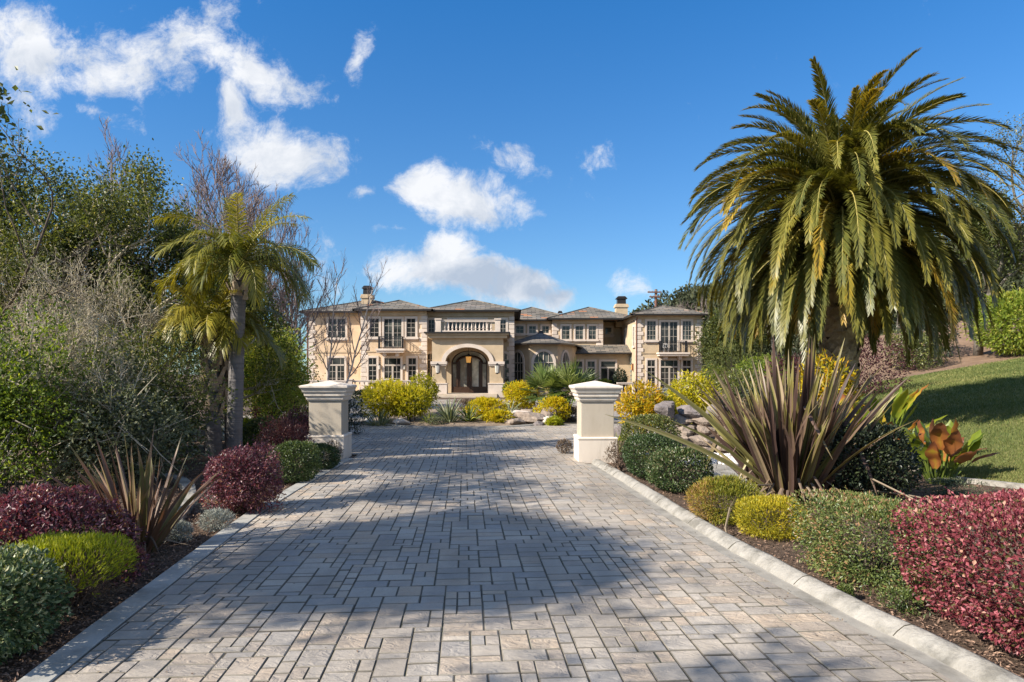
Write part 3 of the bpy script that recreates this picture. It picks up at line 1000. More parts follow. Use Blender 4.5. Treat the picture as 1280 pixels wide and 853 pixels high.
def arched_window(cx, hw, z0, zs, rise, Y, rz=0.0, nx=2, nz=3, glass='glass', centre=None, sash=True):
    """round headed window; built facing -y and turned by rz about (cx, Y)"""
    def rot(o):
        return o
    inner, outer = arch_pts(cx, hw, rise, zs), arch_pts(cx, hw + .2, rise + .2, zs)
    co, si = math.cos(rz), math.sin(rz)

    def tr(P):
        P = np.asarray(P, float).copy()
        dx, dy = P[:, 0] - cx, P[:, 1] - Y
        P[:, 0], P[:, 1] = cx + dx * co - dy * si, Y + dx * si + dy * co
        return P
    f = MB()
    for A, B in (((inner, outer)),):
        a = np.concatenate([[[A[0, 0], z0]], A, [[A[-1, 0], z0]]])
        c = np.concatenate([[[B[0, 0], z0]], B, [[B[-1, 0], z0]]])
        n = len(a)
        V = np.concatenate([np.c_[a[:, 0], np.full(n, Y - .09), a[:, 1]], np.c_[c[:, 0], np.full(n, Y - .09), c[:, 1]], np.c_[c[:, 0], np.full(n, Y + .05), c[:, 1]], np.c_[a[:, 0], np.full(n, Y + .05), a[:, 1]]])
        i = np.arange(n - 1)
        f.add(tr(V), np.concatenate([np.stack([i + p * n, i + 1 + p * n, i + 1 + q * n, i + q * n], -1) for p, q in ((0, 1), (1, 2), (3, 0))]))
    o = f.build('arched_window', M['trim'], H)
    g = MB()
    a = np.concatenate([[[cx + hw, z0]], inner[::-1], [[cx - hw, z0]]])
    g.poly(tr(np.c_[a[:, 0], np.full(len(a), Y - .03), a[:, 1]])[::-1])
    g.build('pane', M[glass], o)
    j = MB()

    def bar(xa, za, xb, zb, r=.03):
        j.tube(tr([[xa, Y - .045, za], [xb, Y - .045, zb]]), r, 4)
    for k in range(1, nx):
        x = cx - hw + 2 * hw * k / nx
        zz = zs + rise * math.sqrt(max(0, 1 - ((x - cx) / hw) ** 2))
        bar(x, z0, x, zz, .05 if (k * 2 == nx) else .025)
    for k in range(0, nz + 1):
        z = z0 + (zs - z0) * k / nz
        bar(cx - hw, z, cx + hw, z, .05 if k in (0, nz) else .025)
    P = np.c_[inner[:, 0], np.full(len(inner), Y - .045), inner[:, 1]]
    j.tube(tr(P), .04, 4)
    j.build('sash', M['frame'], o)
    return o


def W1(cx0, cx1, cy0, cy1, Y, **k):
    return window(hx(c1(cx0), Y), hx(c1(cx1), Y), hz(r1(cy1), Y), hz(r1(cy0), Y), Y, **k)


def W2(cx0, cx1, cy0, cy1, Y, **k):
    return window(hx(c2(cx0), Y), hx(c2(cx1), Y), hz(r1(cy1), Y), hz(r1(cy0), Y), Y, **k)


ZT = .32                                             # terrace floor
# wing at the far left
W1(192, 295, 230, 345, YA, nx=4, nz=3, double=True)
window(hx(c1(192), YA), hx(c1(290), YA), ZT, hz(r1(462), YA), YA, nx=4, nz=4, transom=.62, double=True, sill=False)
# left pavilion
W1(438, 494, 228, 340, YB, nx=2, nz=4)
window(hx(c1(522), YB), hx(c1(628), YB), hz(r1(400), YB), hz(r1(230), YB), YB, nx=4, nz=4, double=True, sill=False, glass='glass2')
W1(655, 710, 228, 340, YB, nx=2, nz=4)
for a_, b2 in ((430, 480), (665, 714)):
    window(hx(c1(a_), YB), hx(c1(b2), YB), .75, hz(r1(462), YB), YB, nx=2, nz=4, transom=.62)
window(hx(c1(524), YB), hx(c1(622), YB), ZT, hz(r1(462), YB), YB, nx=4, nz=4, transom=.62, double=True, sill=False)
# wall behind the porch
W1(784, 822, 235, 315, YC, nx=2, nz=3)
window(hx(c1(905), YC), hx(c1(1128), YC), 4.9, hz(r1(236), YC), YC, nx=3, nz=2, sill=False)
W1(1208, 1246, 235, 318, YC, nx=2, nz=3)
arched_window(hx(c1(796), YC), .42, .7, 3.0, .55, YC, nx=2, nz=3)
arched_window(hx(c1(1236), YC), .40, .7, 3.0, .55, YC, nx=2, nz=3)
# recessed centre right
for a_, b2 in ((117, 165), (194, 238), (272, 315)):
    W2(a_, b2, 272, 318, YD, nx=2, nz=2, glass='glass2')
for a_, b2 in ((390, 438), (470, 518), (548, 594)):
    W2(a_, b2, 272, 354, YE, nx=2, nz=3, glass='glass2')
W2(645, 686, 281, 325, 70.0, nx=1, nz=1, glass='glass2')
# right wing
W2(893, 948, 243, 358, YF, nx=3, nz=4, glass='glass2')
window(hx(c2(975), YF), hx(c2(1076), YF), hz(r1(424), YF), hz(r1(248), YF), YF, nx=4, nz=4, double=True, sill=False)
W2(1104, 1158, 243, 358, YF, nx=3, nz=4, glass='glass2')
for a_, b2 in ((896, 944), (1105, 1156)):
    window(hx(c2(a_), YF), hx(c2(b2), YF), .65, hz(r1(475), YF), YF, nx=2, nz=4, transom=.62, sill=True)
window(hx(c2(975), YF), hx(c2(1078), YF), .35, hz(r1(475), YF), YF, nx=4, nz=4, transom=.62, double=True)
# sunlit side wall of the right wing: narrow windows, lattice, lamps


def side_window(y0, y1, z0, z1):
    x = XF0
    f = MB()
    f.slab((x - .08, y0 - .18, z0 - .15), (x + .05, y0, z1 + .18)); f.slab((x - .08, y1, z0 - .15), (x + .05, y1 + .18, z1 + .18))
    f.slab((x - .077, y0, z1), (x + .05, y1, z1 + .18)); f.slab((x - .14, y0 - .2, z0 - .17), (x + .05, y1 + .2, z0))
    o = f.build('window', M['trim'], H)
    g = MB()
    g.slab((x - .03, y0, z0), (x + .05, y1, z1))
    g.build('pane', M['glass2'], o)
    s = MB()
    for k in (1, 2, 3):
        s.slab((x - .05, y0, z0 + (z1 - z0) * k / 4 - .02), (x - .02, y1, z0 + (z1 - z0) * k / 4 + .02))
    s.slab((x - .052, (y0 + y1) / 2 - .03, z0), (x - .022, (y0 + y1) / 2 + .03, z1))
    s.build('sash', M['frame'], o)


side_window(61.9, 62.6, 4.35, 6.1)
side_window(66.6, 67.5, 4.35, 6.1)
b = MB()
for k in range(8):
    y = 63.6 + k * .5
    b.slab((XF0 - .07, y - .05, .9), (XF0 - .03, y + .05, 3.6))
for k in range(8):
    z = .95 + k * .37
    b.slab((XF0 - .10, 63.5, z - .04), (XF0 - .07, 67.2, z + .04))
b.build('lattice_panel', M['lattice'], H)
# downpipes
for x, y in ((XF0 - .05, YF - .05), (hx(633.5, 59.5), 59.4), (XE1 + .25, 69.9), (XA0 - .1, YA - .05)):
    b = MB()
    b.tube([(x, y, .1), (x, y, EAVE - .7), (x + .03, y - .25, EAVE - .25)], .06, 6)
    b.build('downpipe', M['copper'], H)


def wall_lamp(x, y, z, s=1.0, glow=False):
    b = MB()
    b.slab((x - .07 * s, y - .03, z - .2 * s), (x + .07 * s, y + .02, z + .3 * s))
    b.slab((x - .03, y - .20 * s, z + .27 * s), (x + .03, y - .02, z + .31 * s))
    b.lathe((x, y - .2 * s, z), [(.015, .34 * s), (.05 * s, .30 * s), (.15 * s, .22 * s), (.15 * s, .20 * s)], 6)
    b.lathe((x, y - .2 * s, z), [(.03, -.30 * s), (.10 * s, -.25 * s), (.10 * s, -.22 * s)], 6)
    o = b.build('wall_lamp', M['iron'], H)
    g = MB()
    g.lathe((x, y - .2 * s, z), [(.10 * s, -.22 * s), (.14 * s, .20 * s)], 6)
    g.build('lamp_glass', M['lamp2'], o)


for cx in (497, 645):
    wall_lamp(hx(c1(cx), YB), YB, hz(r1(518), YB), .8)
wall_lamp(hx(c1(320), YA), YA, hz(r1(520), YA), .8)


def baluster_mesh(h):
    b = MB()
    r = .075
    b.lathe((0, 0, 0), [(r, 0), (r, .05), (r * .55, .09), (r * .8, h * .22), (r * 1.05, h * .34), (r * .7, h * .52), (r * .42, h * .72), (r * .5, h * .84), (r * .8, h * .9), (r * .8, h)], 8)
    return b


def balustrade(x0, x1, y, z0, h, post=(), step=.34, fat=1.0, mat='trim', pw=.34):
    b = MB()
    b.slab((x0, y - .13, z0), (x1, y + .13, z0 + .14))
    b.slab((x0, y - .12, z0 + h - .13), (x1, y + .12, z0 + h - .03))
    b.slab((x0, y - .15, z0 + h - .03), (x1, y + .15, z0 + h + .03))
    for p in post:
        b.slab((p - pw / 2, y - .185, z0 - .02), (p + pw / 2, y + .185, z0 + h + .035))
        b.slab((p - pw / 2 - .06, y - .24, z0 + h + .035), (p + pw / 2 + .06, y + .24, z0 + h + .13))
    o = b.build('balustrade', M[mat], H)
    proto = None
    lo = wloc(o)
    n = max(1, int((x1 - x0) / step))
    for k in range(n):
        x = x0 + (k + .5) * (x1 - x0) / n
        if any(abs(x - p) < pw / 2 + .05 for p in post):
            continue
        if proto is None:
            q = baluster_mesh(h - .27)
            q.v = [v + np.array([0, 0, 0]) for v in q.v]
            proto = q.build('baluster', M[mat])
            proto.parent = o
            c = proto
        else:
            c = proto.copy()
            COL.objects.link(c)
            c.parent = o
        c.location = [x - lo[0], y - lo[1], z0 + .14 - lo[2]]
    return o


# terrace with its balustrade in front of the left pavilion
TX0, TX1 = hx(434, 53.5), hx(541, 53.5)
b = MB()
b.slab((TX0 - 7, 53.0, -.2), (XC0 + 1.2, YA, ZT))
b.slab((TX0 - 7.1, 52.9, ZT), (XC0 + 1.2, 53.6, ZT + .07))
b.build('terrace', M['floor'], H)
balustrade(TX0 - 6.5, TX1, 53.3, ZT - .05, 1.02, post=(TX0 - 6.3, TX0 + .3, TX0 + 3.1), step=.36)
# balustrade at the right, before the side wall
balustrade(hx(771, 58.5), hx(793, 58.5), 58.5, .1, .95, step=.3)


# balconies
def balcony(px0, px1, Y, zf, dpt=1.05, brackets=2):
    x0, x1 = hx(px0, Y), hx(px1, Y)
    s = MB()
    s.slab((x0 - .12, Y - dpt, zf - .16), (x1 + .12, Y + .02, zf))
    s.slab((x0 - .04, Y - dpt + .08, zf - .32), (x1 + .04, Y + .02, zf - .16))
    for k in range(brackets):
        x = x0 + (x1 - x0) * (k + .5) / brackets
        s.slab((x - .14, Y - dpt * .6, zf - .62), (x + .14, Y + .02, zf - .32))
    o = s.build('balcony', M['trim'], H)
    r = MB()
    xa, xb, yf, top = x0 + .1, x1 - .1, Y - dpt + .14, zf + 1.0
    for z in (zf + .10, top - .16, top):
        r.slab((xa, yf - .02, z - .02), (xb, yf + .02, z + .02))
        for x in (xa, xb):
            r.slab((x - .02, yf, z - .02), (x + .02, Y, z + .02))
    n = 15
    for k in range(n + 1):
        x = xa + (xb - xa) * k / n
        r.slab((x - .013, yf - .013, zf), (x + .013, yf + .013, top))
    for x in (xa, xb):
        for k in range(1, 7):
            y = yf + (Y - yf) * k / 7
            r.slab((x - .013, y - .013, zf), (x + .013, y + .013, top))
    for k in range(5):
        x = xa + (xb - xa) * (k + .5) / 5
        t = np.linspace(0, TAU, 13)
        r.tube(np.c_[x + .14 * np.cos(t), np.full(13, yf), zf + .52 + .16 * np.sin(t)], .012, 4)
    r.build('railing', M['iron'], o)
    return x0, x1


balcony(474, 506, YB, hz(436.5, YB))
fx0, fx1 = balcony(822, 857, YF, hz(441, YF))

# ------------------------------------------------------------------ entrance porch
PX0, PX1 = hx(540, YP), hx(629, YP)
PC = hx(584.5, YP)
PZ = hz(419, YP)
aw, ah, zs, zfl = 1.70, 1.14, hz(453, YP), .28
b = MB()
n = 33
A = arch_pts(PC, aw, ah, zs, n)
yf, yb = YP, YP + .75
# wall with the arch opening: two legs and the part above the arch
b.slab((PX0, yf, -.2), (PC - aw, yb, zs)); b.slab((PC + aw, yf, -.2), (PX1, yb, zs))
topx = np.linspace(PX0, PX1, n)
ax_ = A.copy()
fr = np.concatenate([np.c_[ax_[:, 0], np.full(n, yf), ax_[:, 1]], np.c_[np.where(np.arange(n) == 0, PX0, np.where(np.arange(n) == n - 1, PX1, ax_[:, 0])), np.full(n, yf), np.full(n, PZ)]])
i = np.arange(n - 1)
b.add(fr, np.stack([i, i + 1, i + 1 + n, i + n], -1)[:, ::-1])
b.poly([(PX0, yf, zs), (PC - aw, yf, zs), (PX0, yf, PZ)]); b.poly([(PC + aw, yf, zs), (PX1, yf, zs), (PX1, yf, PZ)])
# soffit of the arch, sides and top
b.add(np.concatenate([np.c_[A[:, 0], np.full(n, yf), A[:, 1]], np.c_[A[:, 0], np.full(n, yb), A[:, 1]]]), np.stack([i, i + 1, i + 1 + n, i + n], -1))
b.slab((PX0, yb, zs), (PX0 + .4, YC, PZ)); b.slab((PX1 - .4, yb, zs), (PX1, YC, PZ))
b.poly([(PX0, yf, zs), (PX0, yf, PZ), (PX0, yb, PZ), (PX0, yb, zs)]); b.poly([(PX1, yf, zs), (PX1, yb, zs), (PX1, yb, PZ), (PX1, yf, PZ)])
b.poly([(PX0 + .4, yb, PZ - .2), (PX1 - .4, yb, PZ - .2), (PX1 - .4, YC, PZ - .2), (PX0 + .4, YC, PZ - .2)])
b.slab((PX0, YC - .9, -.2), (PX0 + .45, YC, zs)); b.slab((PX1 - .45, YC - .9, -.2), (PX1, YC, zs))
b.build('porch', M['stucco2'], H)
# mouldings of the porch
b = MB()
o_in, o_out = arch_pts(PC, aw + .02, ah + .02, zs, n), arch_pts(PC, aw + .33, ah + .30, zs, n)
V = np.concatenate([np.c_[q[:, 0], np.full(n, y), q[:, 1]] for q, y in ((o_in, yf), (o_in, yf - .09), (o_out, yf - .09), (o_out, yf))])
b.add(V, np.concatenate([np.stack([i + p * n, i + 1 + p * n, i + 1 + (p + 1) * n, i + (p + 1) * n], -1) for p in (0, 1, 2)]))
for sx, xe in ((-1, PX0), (1, PX1)):
    xa, xb = sorted((PC + sx * (aw + .0), xe))
    b.slab((xa - .10, yf - .16, zs - .16), (xb + .10, yb + .05, zs + .06))
    b.slab((xa - .05, yf - .10, zs - .28), (xb + .05, yb + .03, zs - .16))
    b.slab((xa - .10, yf - .12, -.2), (xb + .10, yb + .04, 1.02))
    b.slab((xa - .14, yf - .16, 1.02), (xb + .14, yb + .06, 1.10))
b.build('porch_moulding', M['trim'], H)
b = MB()
b.slab((PX0 - .30, yf - .30, PZ - .25), (PX1 + .30, YC, PZ - .02))
b.slab((PX0 - .46, yf - .46, PZ), (PX1 + .46, YC, PZ + .10))
b.build('porch_cornice', M['stucco2'], H)
b = MB()
b.slab((PX0 - .55, yf - .55, PZ + .10), (PX1 + .55, YC, PZ + .22))
b.build('porch_roof', M['gutter_metal'], H)
bx0, bx1 = hx(543.5, YP), hx(626, YP)
balustrade(bx0, bx1, yf + .25, PZ + .22, hz(400, YP) - PZ - .24, post=(bx0 + .25, bx1 - .25), step=.30, pw=.42)
b = MB()
for k in range(3):
    b.slab((PC - 2.3, yf - .9 + k * .36, -.2), (PC + 2.3, yf - .54 + k * .36, .09 + k * .09))
b.slab((PC - aw - .3, yf + .18, -.2), (PC + aw + .3, YC, zfl))
b.build('entrance_step', M['floor'], H)
# recess with a second arch and the door
YD2 = YP + 2.2
b = MB()
A2 = arch_pts(PC, aw * .86, ah * .90, zs - .05, n)
b.slab((PX0 + .4, YD2, 0), (A2[0, 0], YD2 + .3, zs)); b.slab((A2[-1, 0], YD2, 0), (PX1 - .4, YD2 + .3, zs))
fr = np.concatenate([np.c_[A2[:, 0], np.full(n, YD2), A2[:, 1]], np.c_[np.linspace(PX0 + .4, PX1 - .4, n), np.full(n, YD2), np.full(n, PZ - .2)]])
b.add(fr, np.stack([i, i + 1, i + 1 + n, i + n], -1)[:, ::-1])
b.add(np.concatenate([np.c_[A2[:, 0], np.full(n, YD2), A2[:, 1]], np.c_[A2[:, 0], np.full(n, YD2 + .3), A2[:, 1]]]), np.stack([i, i + 1, i + 1 + n, i + n], -1))
b.build('door_wall', M['stucco2'], H)
YD3 = YD2 + .16
dw = aw * .86
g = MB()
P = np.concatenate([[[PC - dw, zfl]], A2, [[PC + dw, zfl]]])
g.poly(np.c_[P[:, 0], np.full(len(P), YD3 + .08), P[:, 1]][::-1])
dr = MB()


def bar(x0, x1, z0, z1, y=YD3, d=.07):
    dr.slab((x0, y - d, z0), (x1, y + .05, z1))


bar(PC - dw, PC + dw, zfl, zfl + .5)
for sx in (-1, 1):
    a_, c_ = sorted((PC + sx * dw, PC + sx * (dw - .12))); bar(a_, c_, zfl + .5, zs)
    a_, c_ = sorted((PC + sx * (dw * .62), PC + sx * (dw * .62 + .15))); bar(a_, c_, zfl + .5, zs + .02, d=.10)
    a_, c_ = sorted((PC + sx * .02, PC + sx * .20)); bar(a_, c_, zfl + .5, zs + .42, d=.05)
    a_, c_ = sorted((PC + sx * (dw * .62), PC + sx * (dw * .62 - .16))); bar(a_, c_, zfl + .5, zs + .12, d=.05)
    bar(*sorted((PC + sx * dw * .66, PC + sx * dw)), zs - .12, zs + .02, d=.05)
bar(PC - .025, PC + .025, zfl, zs + .5, d=.09)
for hw_, hh, th in ((dw * .70, .52, .14), (dw - .05, ah * .87, .12)):
    q = arch_pts(PC, hw_, hh, zs, 24)
    dr.tube(np.c_[q[:, 0], np.full(24, YD3), q[:, 1]], th * .62, 4)
dr_o = dr.build('entrance_door', M['door'], H)
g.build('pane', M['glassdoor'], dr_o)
h = MB()
for sx in (-1, 1):
    h.tube([(PC + sx * .12, YD3 - .12, 1.2), (PC + sx * .12, YD3 - .13, 1.6)], .02, 6)
h.build('handle', M['copper'], dr_o)
for cx in (842, 1193):
    wall_lamp(hx(c1(cx), YP), YP - .02, hz(r1(528), YP), 1.35)
# lantern hanging in the arch
b = MB()
lz, ly = hz(r1(470), YP), YP + 1.1
b.tube([(PC, ly, lz + .4), (PC, ly, PZ - .2)], .015, 5)
b.lathe((PC, ly, lz), [(.02, .48), (.10, .36), (.24, .26), (.24, .22)], 6)
b.lathe((PC, ly, lz), [(.03, -.38), (.14, -.30), (.16, -.26)], 6)
o = b.build('lantern', M['iron'], H)
g = MB()
g.lathe((PC, ly, lz), [(.16, -.26), (.22, .22)], 6)
g.build('lamp_glass', M['lamp'], o)

# ------------------------------------------------------------------ garden room with three arched windows, and the lean-to
bay = [(hx(634, 60.5), 60.5), (hx(662, 57.6), 57.6), (hx(697, 57.6), 57.6), (hx(715, 60.5), 60.5), (hx(722, 65.5), 65.5), (hx(634, 67.5), 67.5)]
zb = hz(430, YG)
b = MB()
nb_ = len(bay)
P = np.array(bay)
V = np.concatenate([np.c_[P, np.full(nb_, -.2)], np.c_[P, np.full(nb_, zb)]])
i = np.arange(nb_)
k = (i + 1) % nb_
b.add(V, [np.stack([i, k, k + nb_, i + nb_], -1), (np.arange(nb_) + nb_)[None]])
b.build('bay_wall', M['stucco2'], H)
b = MB()
cen = P.mean(0)
Q = cen + (P - cen) * 1.14
apex = np.array([hx(676, 62), 62, hz(416, 62)])
for a_ in range(nb_):
    c_ = (a_ + 1) % nb_
    b.poly([np.r_[Q[a_], zb + .05], np.r_[Q[c_], zb + .05], apex])
b.poly([np.r_[q, zb + .02] for q in Q[::-1]])
ro = b.build('bay_roof', M['slate'], H, uv=True)
b = MB()
for a_ in range(nb_):
    p, q = np.r_[Q[a_], zb], np.r_[Q[(a_ + 1) % nb_], zb]
    dv = q - p
    b.box((p + q) / 2, (np.linalg.norm(dv) + .1, .14, .13), math.atan2(dv[1], dv[0]))
b.box(apex + [0, 0, .05], (.55, .55, .25), taper=.5)
b.build('eaves_gutter', M['gutter_metal'], ro)
for a_, hw_ in ((0, .84), (1, .84), (2, .74)):
    p, q = P[a_], P[a_ + 1]
    mid = (p + q) / 2
    dv = q - p
    rz = math.atan2(dv[1], dv[0])
    nrmv = np.array([dv[1], -dv[0]]) / np.linalg.norm(dv)
    mid = mid + nrmv * .01
    arched_window(mid[0], hw_, .6, 2.75, .95, mid[1], rz=rz, nx=4 if a_ else 4, nz=3, glass='glass2')
# lean-to between the garden room and the right wing
YH = 64.0
LX0, LX1 = hx(714, YH), XF0 - .02
zh = hz(441.5, YH)
wallbox(LX0, LX1, YH, 66.2, -.2, zh, 'stucco2')
b = MB()
zt = hz(431, 66)
b.poly([(LX0 - .3, YH - .5, zh), (LX1, YH - .5, zh), (LX1, 66.1, zt), (LX0 - .3, 66.1, zt)])
b.poly([(LX1, YH - .5, zh - .06), (LX0 - .3, YH - .5, zh - .06), (LX0 - .3, 66, zh - .06), (LX1, 66, zh - .06)])
ro = b.build('lean_to_roof', M['slate'], H, uv=True)
b = MB()
b.slab((LX0 - .3, YH - .62, zh - .12), (LX1, YH - .46, zh + .02))
b.build('eaves_gutter', M['gutter_metal'], ro)
for a_, b2 in ((462, 512), (540, 586)):
    window(hx(c2(a_), YH), hx(c2(b2), YH), .9, hz(r1(482), YH), YH, nx=2, nz=3, transom=.6)
window(hx(c2(620), YH), hx(c2(708), YH), .2, hz(r1(482), YH), YH, nx=2, nz=1, transom=.6, double=True, sill=False)
for y in (62.7, 67.6):
    b = MB()
    b.slab((XF0 - .16, y - .12, 2.1), (XF0 + .02, y + .12, 2.75))
    o = b.build('wall_lamp', M['copper'], H)
    g = MB()
    g.slab((XF0 - .20, y - .08, 2.2), (XF0 - .16, y + .08, 2.65))
    g.build('lamp_glass', M['lamp'], o)

# chair on the right balcony
t = thing('chair', 'white metal chair on the balcony of the right wing', 'chair', (fx0 + .62, YF - .5, hz(441, YF)))
b = MB()
x, y, z = t.location
b.lathe((x, y, z + .42), [(.20, 0), (.22, .02), (.20, .04)], 10)
b.build('seat', M['chair'], t)
for sx in (-1, 1):
    for sy in (-1, 1):
        b = MB()
        b.tube([(x + sx * .14, y + sy * .14, z + .43), (x + sx * .18, y + sy * .18, z + .0)], .016, 5)
        b.build('leg', M['chair'], t)
b = MB()
q = np.linspace(0, math.pi, 9)
b.tube(np.c_[x + .2 * np.cos(q), y + .18 + 0 * q, z + .45 + .42 * np.sin(q)], .018, 5)
b.tube([(x, y + .18, z + .45), (x, y + .18, z + .86)], .014, 5)
b.build('backrest', M['chair'], t)

# low grey wall seen beside the left pier, with planting behind
t = MB()
x0, x1 = hx(405, 36), hx(461, 36)
t.slab((x0, 36, -.1), (x1, 36.4, .50))
for k in range(1, 5):
    t.slab((x0 + (x1 - x0) * k / 5 - .01, 35.994, -.1), (x0 + (x1 - x0) * k / 5 + .01, 36.0, .5), mat=1)
o = t.build('low_wall', [M['greywall'], M['joint']])
tag(o, 'low grey panelled wall behind the left pier, before the terrace', 'wall')

# utility pole on the hill
Yp = 118
x, zb_ = hx(820, Yp), float(hill_z(np.array(hx(820, Yp)), np.array(float(Yp))))
t = thing('utility_pole', 'brown wooden utility pole on the wooded hill behind the right wing', 'utility pole', (x, Yp, zb_))
zt = hz(362, Yp)
b = MB()
b.tube([(x, Yp, zb_ - .5), (x, Yp, zt)], [.30, .24], 8)
b.build('pole', M['timber'], t)
for dz, wd in ((.5, 1.5), (1.3, 1.2)):
    b = MB()
    b.slab((x - wd, Yp - .32, zt - dz - .12), (x + wd * .6, Yp - .20, zt - dz + .12))
    o = b.build('crossarm', M['timber'], t)
    g = MB()
    for k in range(4):
        g.lathe((x - wd + .2 + k * wd * .42, Yp - .26, zt - dz + .12), [(.05, 0), (.08, .1), (.03, .22)], 6)
    g.build('insulator', M['greywall'], o)

# ------------------------------------------------------------------ plants: generators
def sph(rng, n, zmin=-1.0):
    z = rng.uniform(zmin, 1, n)
    a = rng.uniform(0, TAU, n)
    s = np.sqrt(1 - z * z)
    return np.stack([s * np.cos(a), s * np.sin(a), z], -1)


def lumps(rng, D, k=9, f=3.0):
    v = np.zeros(len(D))
    for _ in range(k):
        w_ = nrm(rng.normal(size=(1, 3)))[0] * f * rng.uniform(.6, 1.8)
        v += np.sin(D @ w_ + rng.uniform(0, TAU))
    return v / math.sqrt(k)


def jitter_dir(rng, N, spread, up=0.0):
    D = N + rng.normal(size=N.shape) * spread
    D[:, 2] += up
    return nrm(D)


def foliage(mb, rng, c, rx, ry, rz, n, ll, lw, p=2.2, lump=.08, shell=.35, spread=.7, up=.15, tone=(.45, .2), zmin=-.85, fold=.1, mat=0, f=3.2, cut=None, tfun=None, rot=0.0):
    """leaves spread through the outer shell of a lumpy superellipsoid"""
    D = sph(rng, n, -1)
    q = (np.abs(D[:, 0] / rx) ** p + np.abs(D[:, 1] / ry) ** p + np.abs(D[:, 2] / rz) ** p) ** (-1 / p)
    lm = lumps(rng, D, 9, f) + .6 * lumps(rng, D, 9, f * 3)
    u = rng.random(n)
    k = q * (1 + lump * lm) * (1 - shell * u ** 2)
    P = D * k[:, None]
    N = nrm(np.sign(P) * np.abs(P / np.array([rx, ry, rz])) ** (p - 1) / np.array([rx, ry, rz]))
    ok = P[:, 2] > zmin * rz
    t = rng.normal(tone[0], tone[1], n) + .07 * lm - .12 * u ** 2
    if tfun is not None:
        t = tfun(P, t, rng)
    if cut is not None:
        ok &= cut(P)
    P, N, t = P[ok], N[ok], t[ok]
    if rot:
        co, si = math.cos(rot), math.sin(rot)
        m_ = np.array([[co, si, 0], [-si, co, 0], [0, 0, 1]])
        P, N = P @ m_, N @ m_
    m = len(P)
    Dl = jitter_dir(rng, N, spread, up)
    Nn = nrm(N * .6 + rng.normal(size=N.shape) * .6 + [0, 0, .4])
    s = rng.uniform(.7, 1.25, m)
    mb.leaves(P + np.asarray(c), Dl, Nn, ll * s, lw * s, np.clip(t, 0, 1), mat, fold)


def stems(rng, base, tops, r0=.012, wander=.05, n=5):
    b = MB()
    for q in tops:
        t = np.linspace(0, 1, n)[:, None]
        P = base + (q - base) * t + np.r_[np.zeros((1, 3)), rng.normal(size=(n - 2, 3)) * wander, np.zeros((1, 3))]
        b.tube(P, r0 * np.linspace(1, .35, n), 5)
    return b


def gz(x, y):
    return float(ground_z(np.array(float(x)), np.array(float(y))))


SEED = [100]


def shrub(name, label, cat, x, y, rx, ry, h, leaf, n, ll, lw, p=2.2, lump=.07, shell=.35, spread=.7, up=.15, tone=(.45, .2), lift=0.0, nst=9, stem='stem', group=None, f=3.2, tfun=None, cut=None, zc=.5, z0=None, rot=0.0, zmin=-.9, fold=.1, shoots=130):
    SEED[0] += 1
    rng = np.random.default_rng(SEED[0])
    z = gz(x, y) if z0 is None else z0
    t = thing(name, label, cat, (x, y, z), group)
    b = MB()
    rz = (h - lift) / 2
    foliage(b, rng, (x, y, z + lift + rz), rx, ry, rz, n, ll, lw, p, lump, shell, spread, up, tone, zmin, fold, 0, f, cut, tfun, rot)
    # young shoots standing out of the outline
    if shoots:
        D = sph(rng, shoots, -.2)
        q = (np.abs(D[:, 0] / rx) ** p + np.abs(D[:, 1] / ry) ** p + np.abs(D[:, 2] / rz) ** p) ** (-1 / p)
        B0 = D * q[:, None] * .96
        dr_ = nrm(D * .5 + rng.normal(size=D.shape) * .35 + [0, 0, .55])
        if rot:
            m_ = np.array([[math.cos(rot), math.sin(rot), 0], [-math.sin(rot), math.cos(rot), 0], [0, 0, 1]])
            B0, dr_ = B0 @ m_, dr_ @ m_
        B0 = B0 + [x, y, z + lift + rz]
        k_ = 7
        ln = rng.uniform(.05, .24, shoots) ** 1.25 * h
        u_ = np.tile(np.linspace(.1, 1, k_), shoots)
        PP = np.repeat(B0, k_, 0) + np.repeat(dr_ * ln[:, None], k_, 0) * u_[:, None]
        okz = PP[:, 2] > z + .02
        PP = PP[okz]
        DD = nrm(np.repeat(dr_, k_, 0)[okz] * .8 + rng.normal(size=PP.shape) * .6)
        b.leaves(PP, DD, nrm(rng.normal(size=PP.shape) + [0, 0, .6]), ll * rng.uniform(.5, 1.0, len(PP)), lw * rng.uniform(.5, 1.0, len(PP)), np.clip(rng.normal(tone[0] + .12, tone[1], len(PP)), 0, 1))
    b.build('foliage', L[leaf] if isinstance(leaf, str) else leaf, t)
    tops = np.array([x, y, z + lift + rz]) + nrm(rng.normal(size=(nst, 3)) * [1, 1, .5] + [0, 0, .35]) * np.array([rx, ry, rz]) * .85
    base = np.c_[x + rng.normal(0, rx * .12, nst), y + rng.normal(0, ry * .12, nst), np.full(nst, z - .03)]
    sb = MB()
    for q, p0 in zip(tops, base):
        tt = np.linspace(0, 1, 5)[:, None]
        P = p0 + (q - p0) * tt + np.r_[np.zeros((1, 3)), rng.normal(size=(3, 3)) * min(rx, h) * .07, np.zeros((1, 3))]
        sb.tube(P, min(.012, h * .02) * np.linspace(1.2, .35, 5), 5)
    sb.build('stems', M[stem], t)
    return t


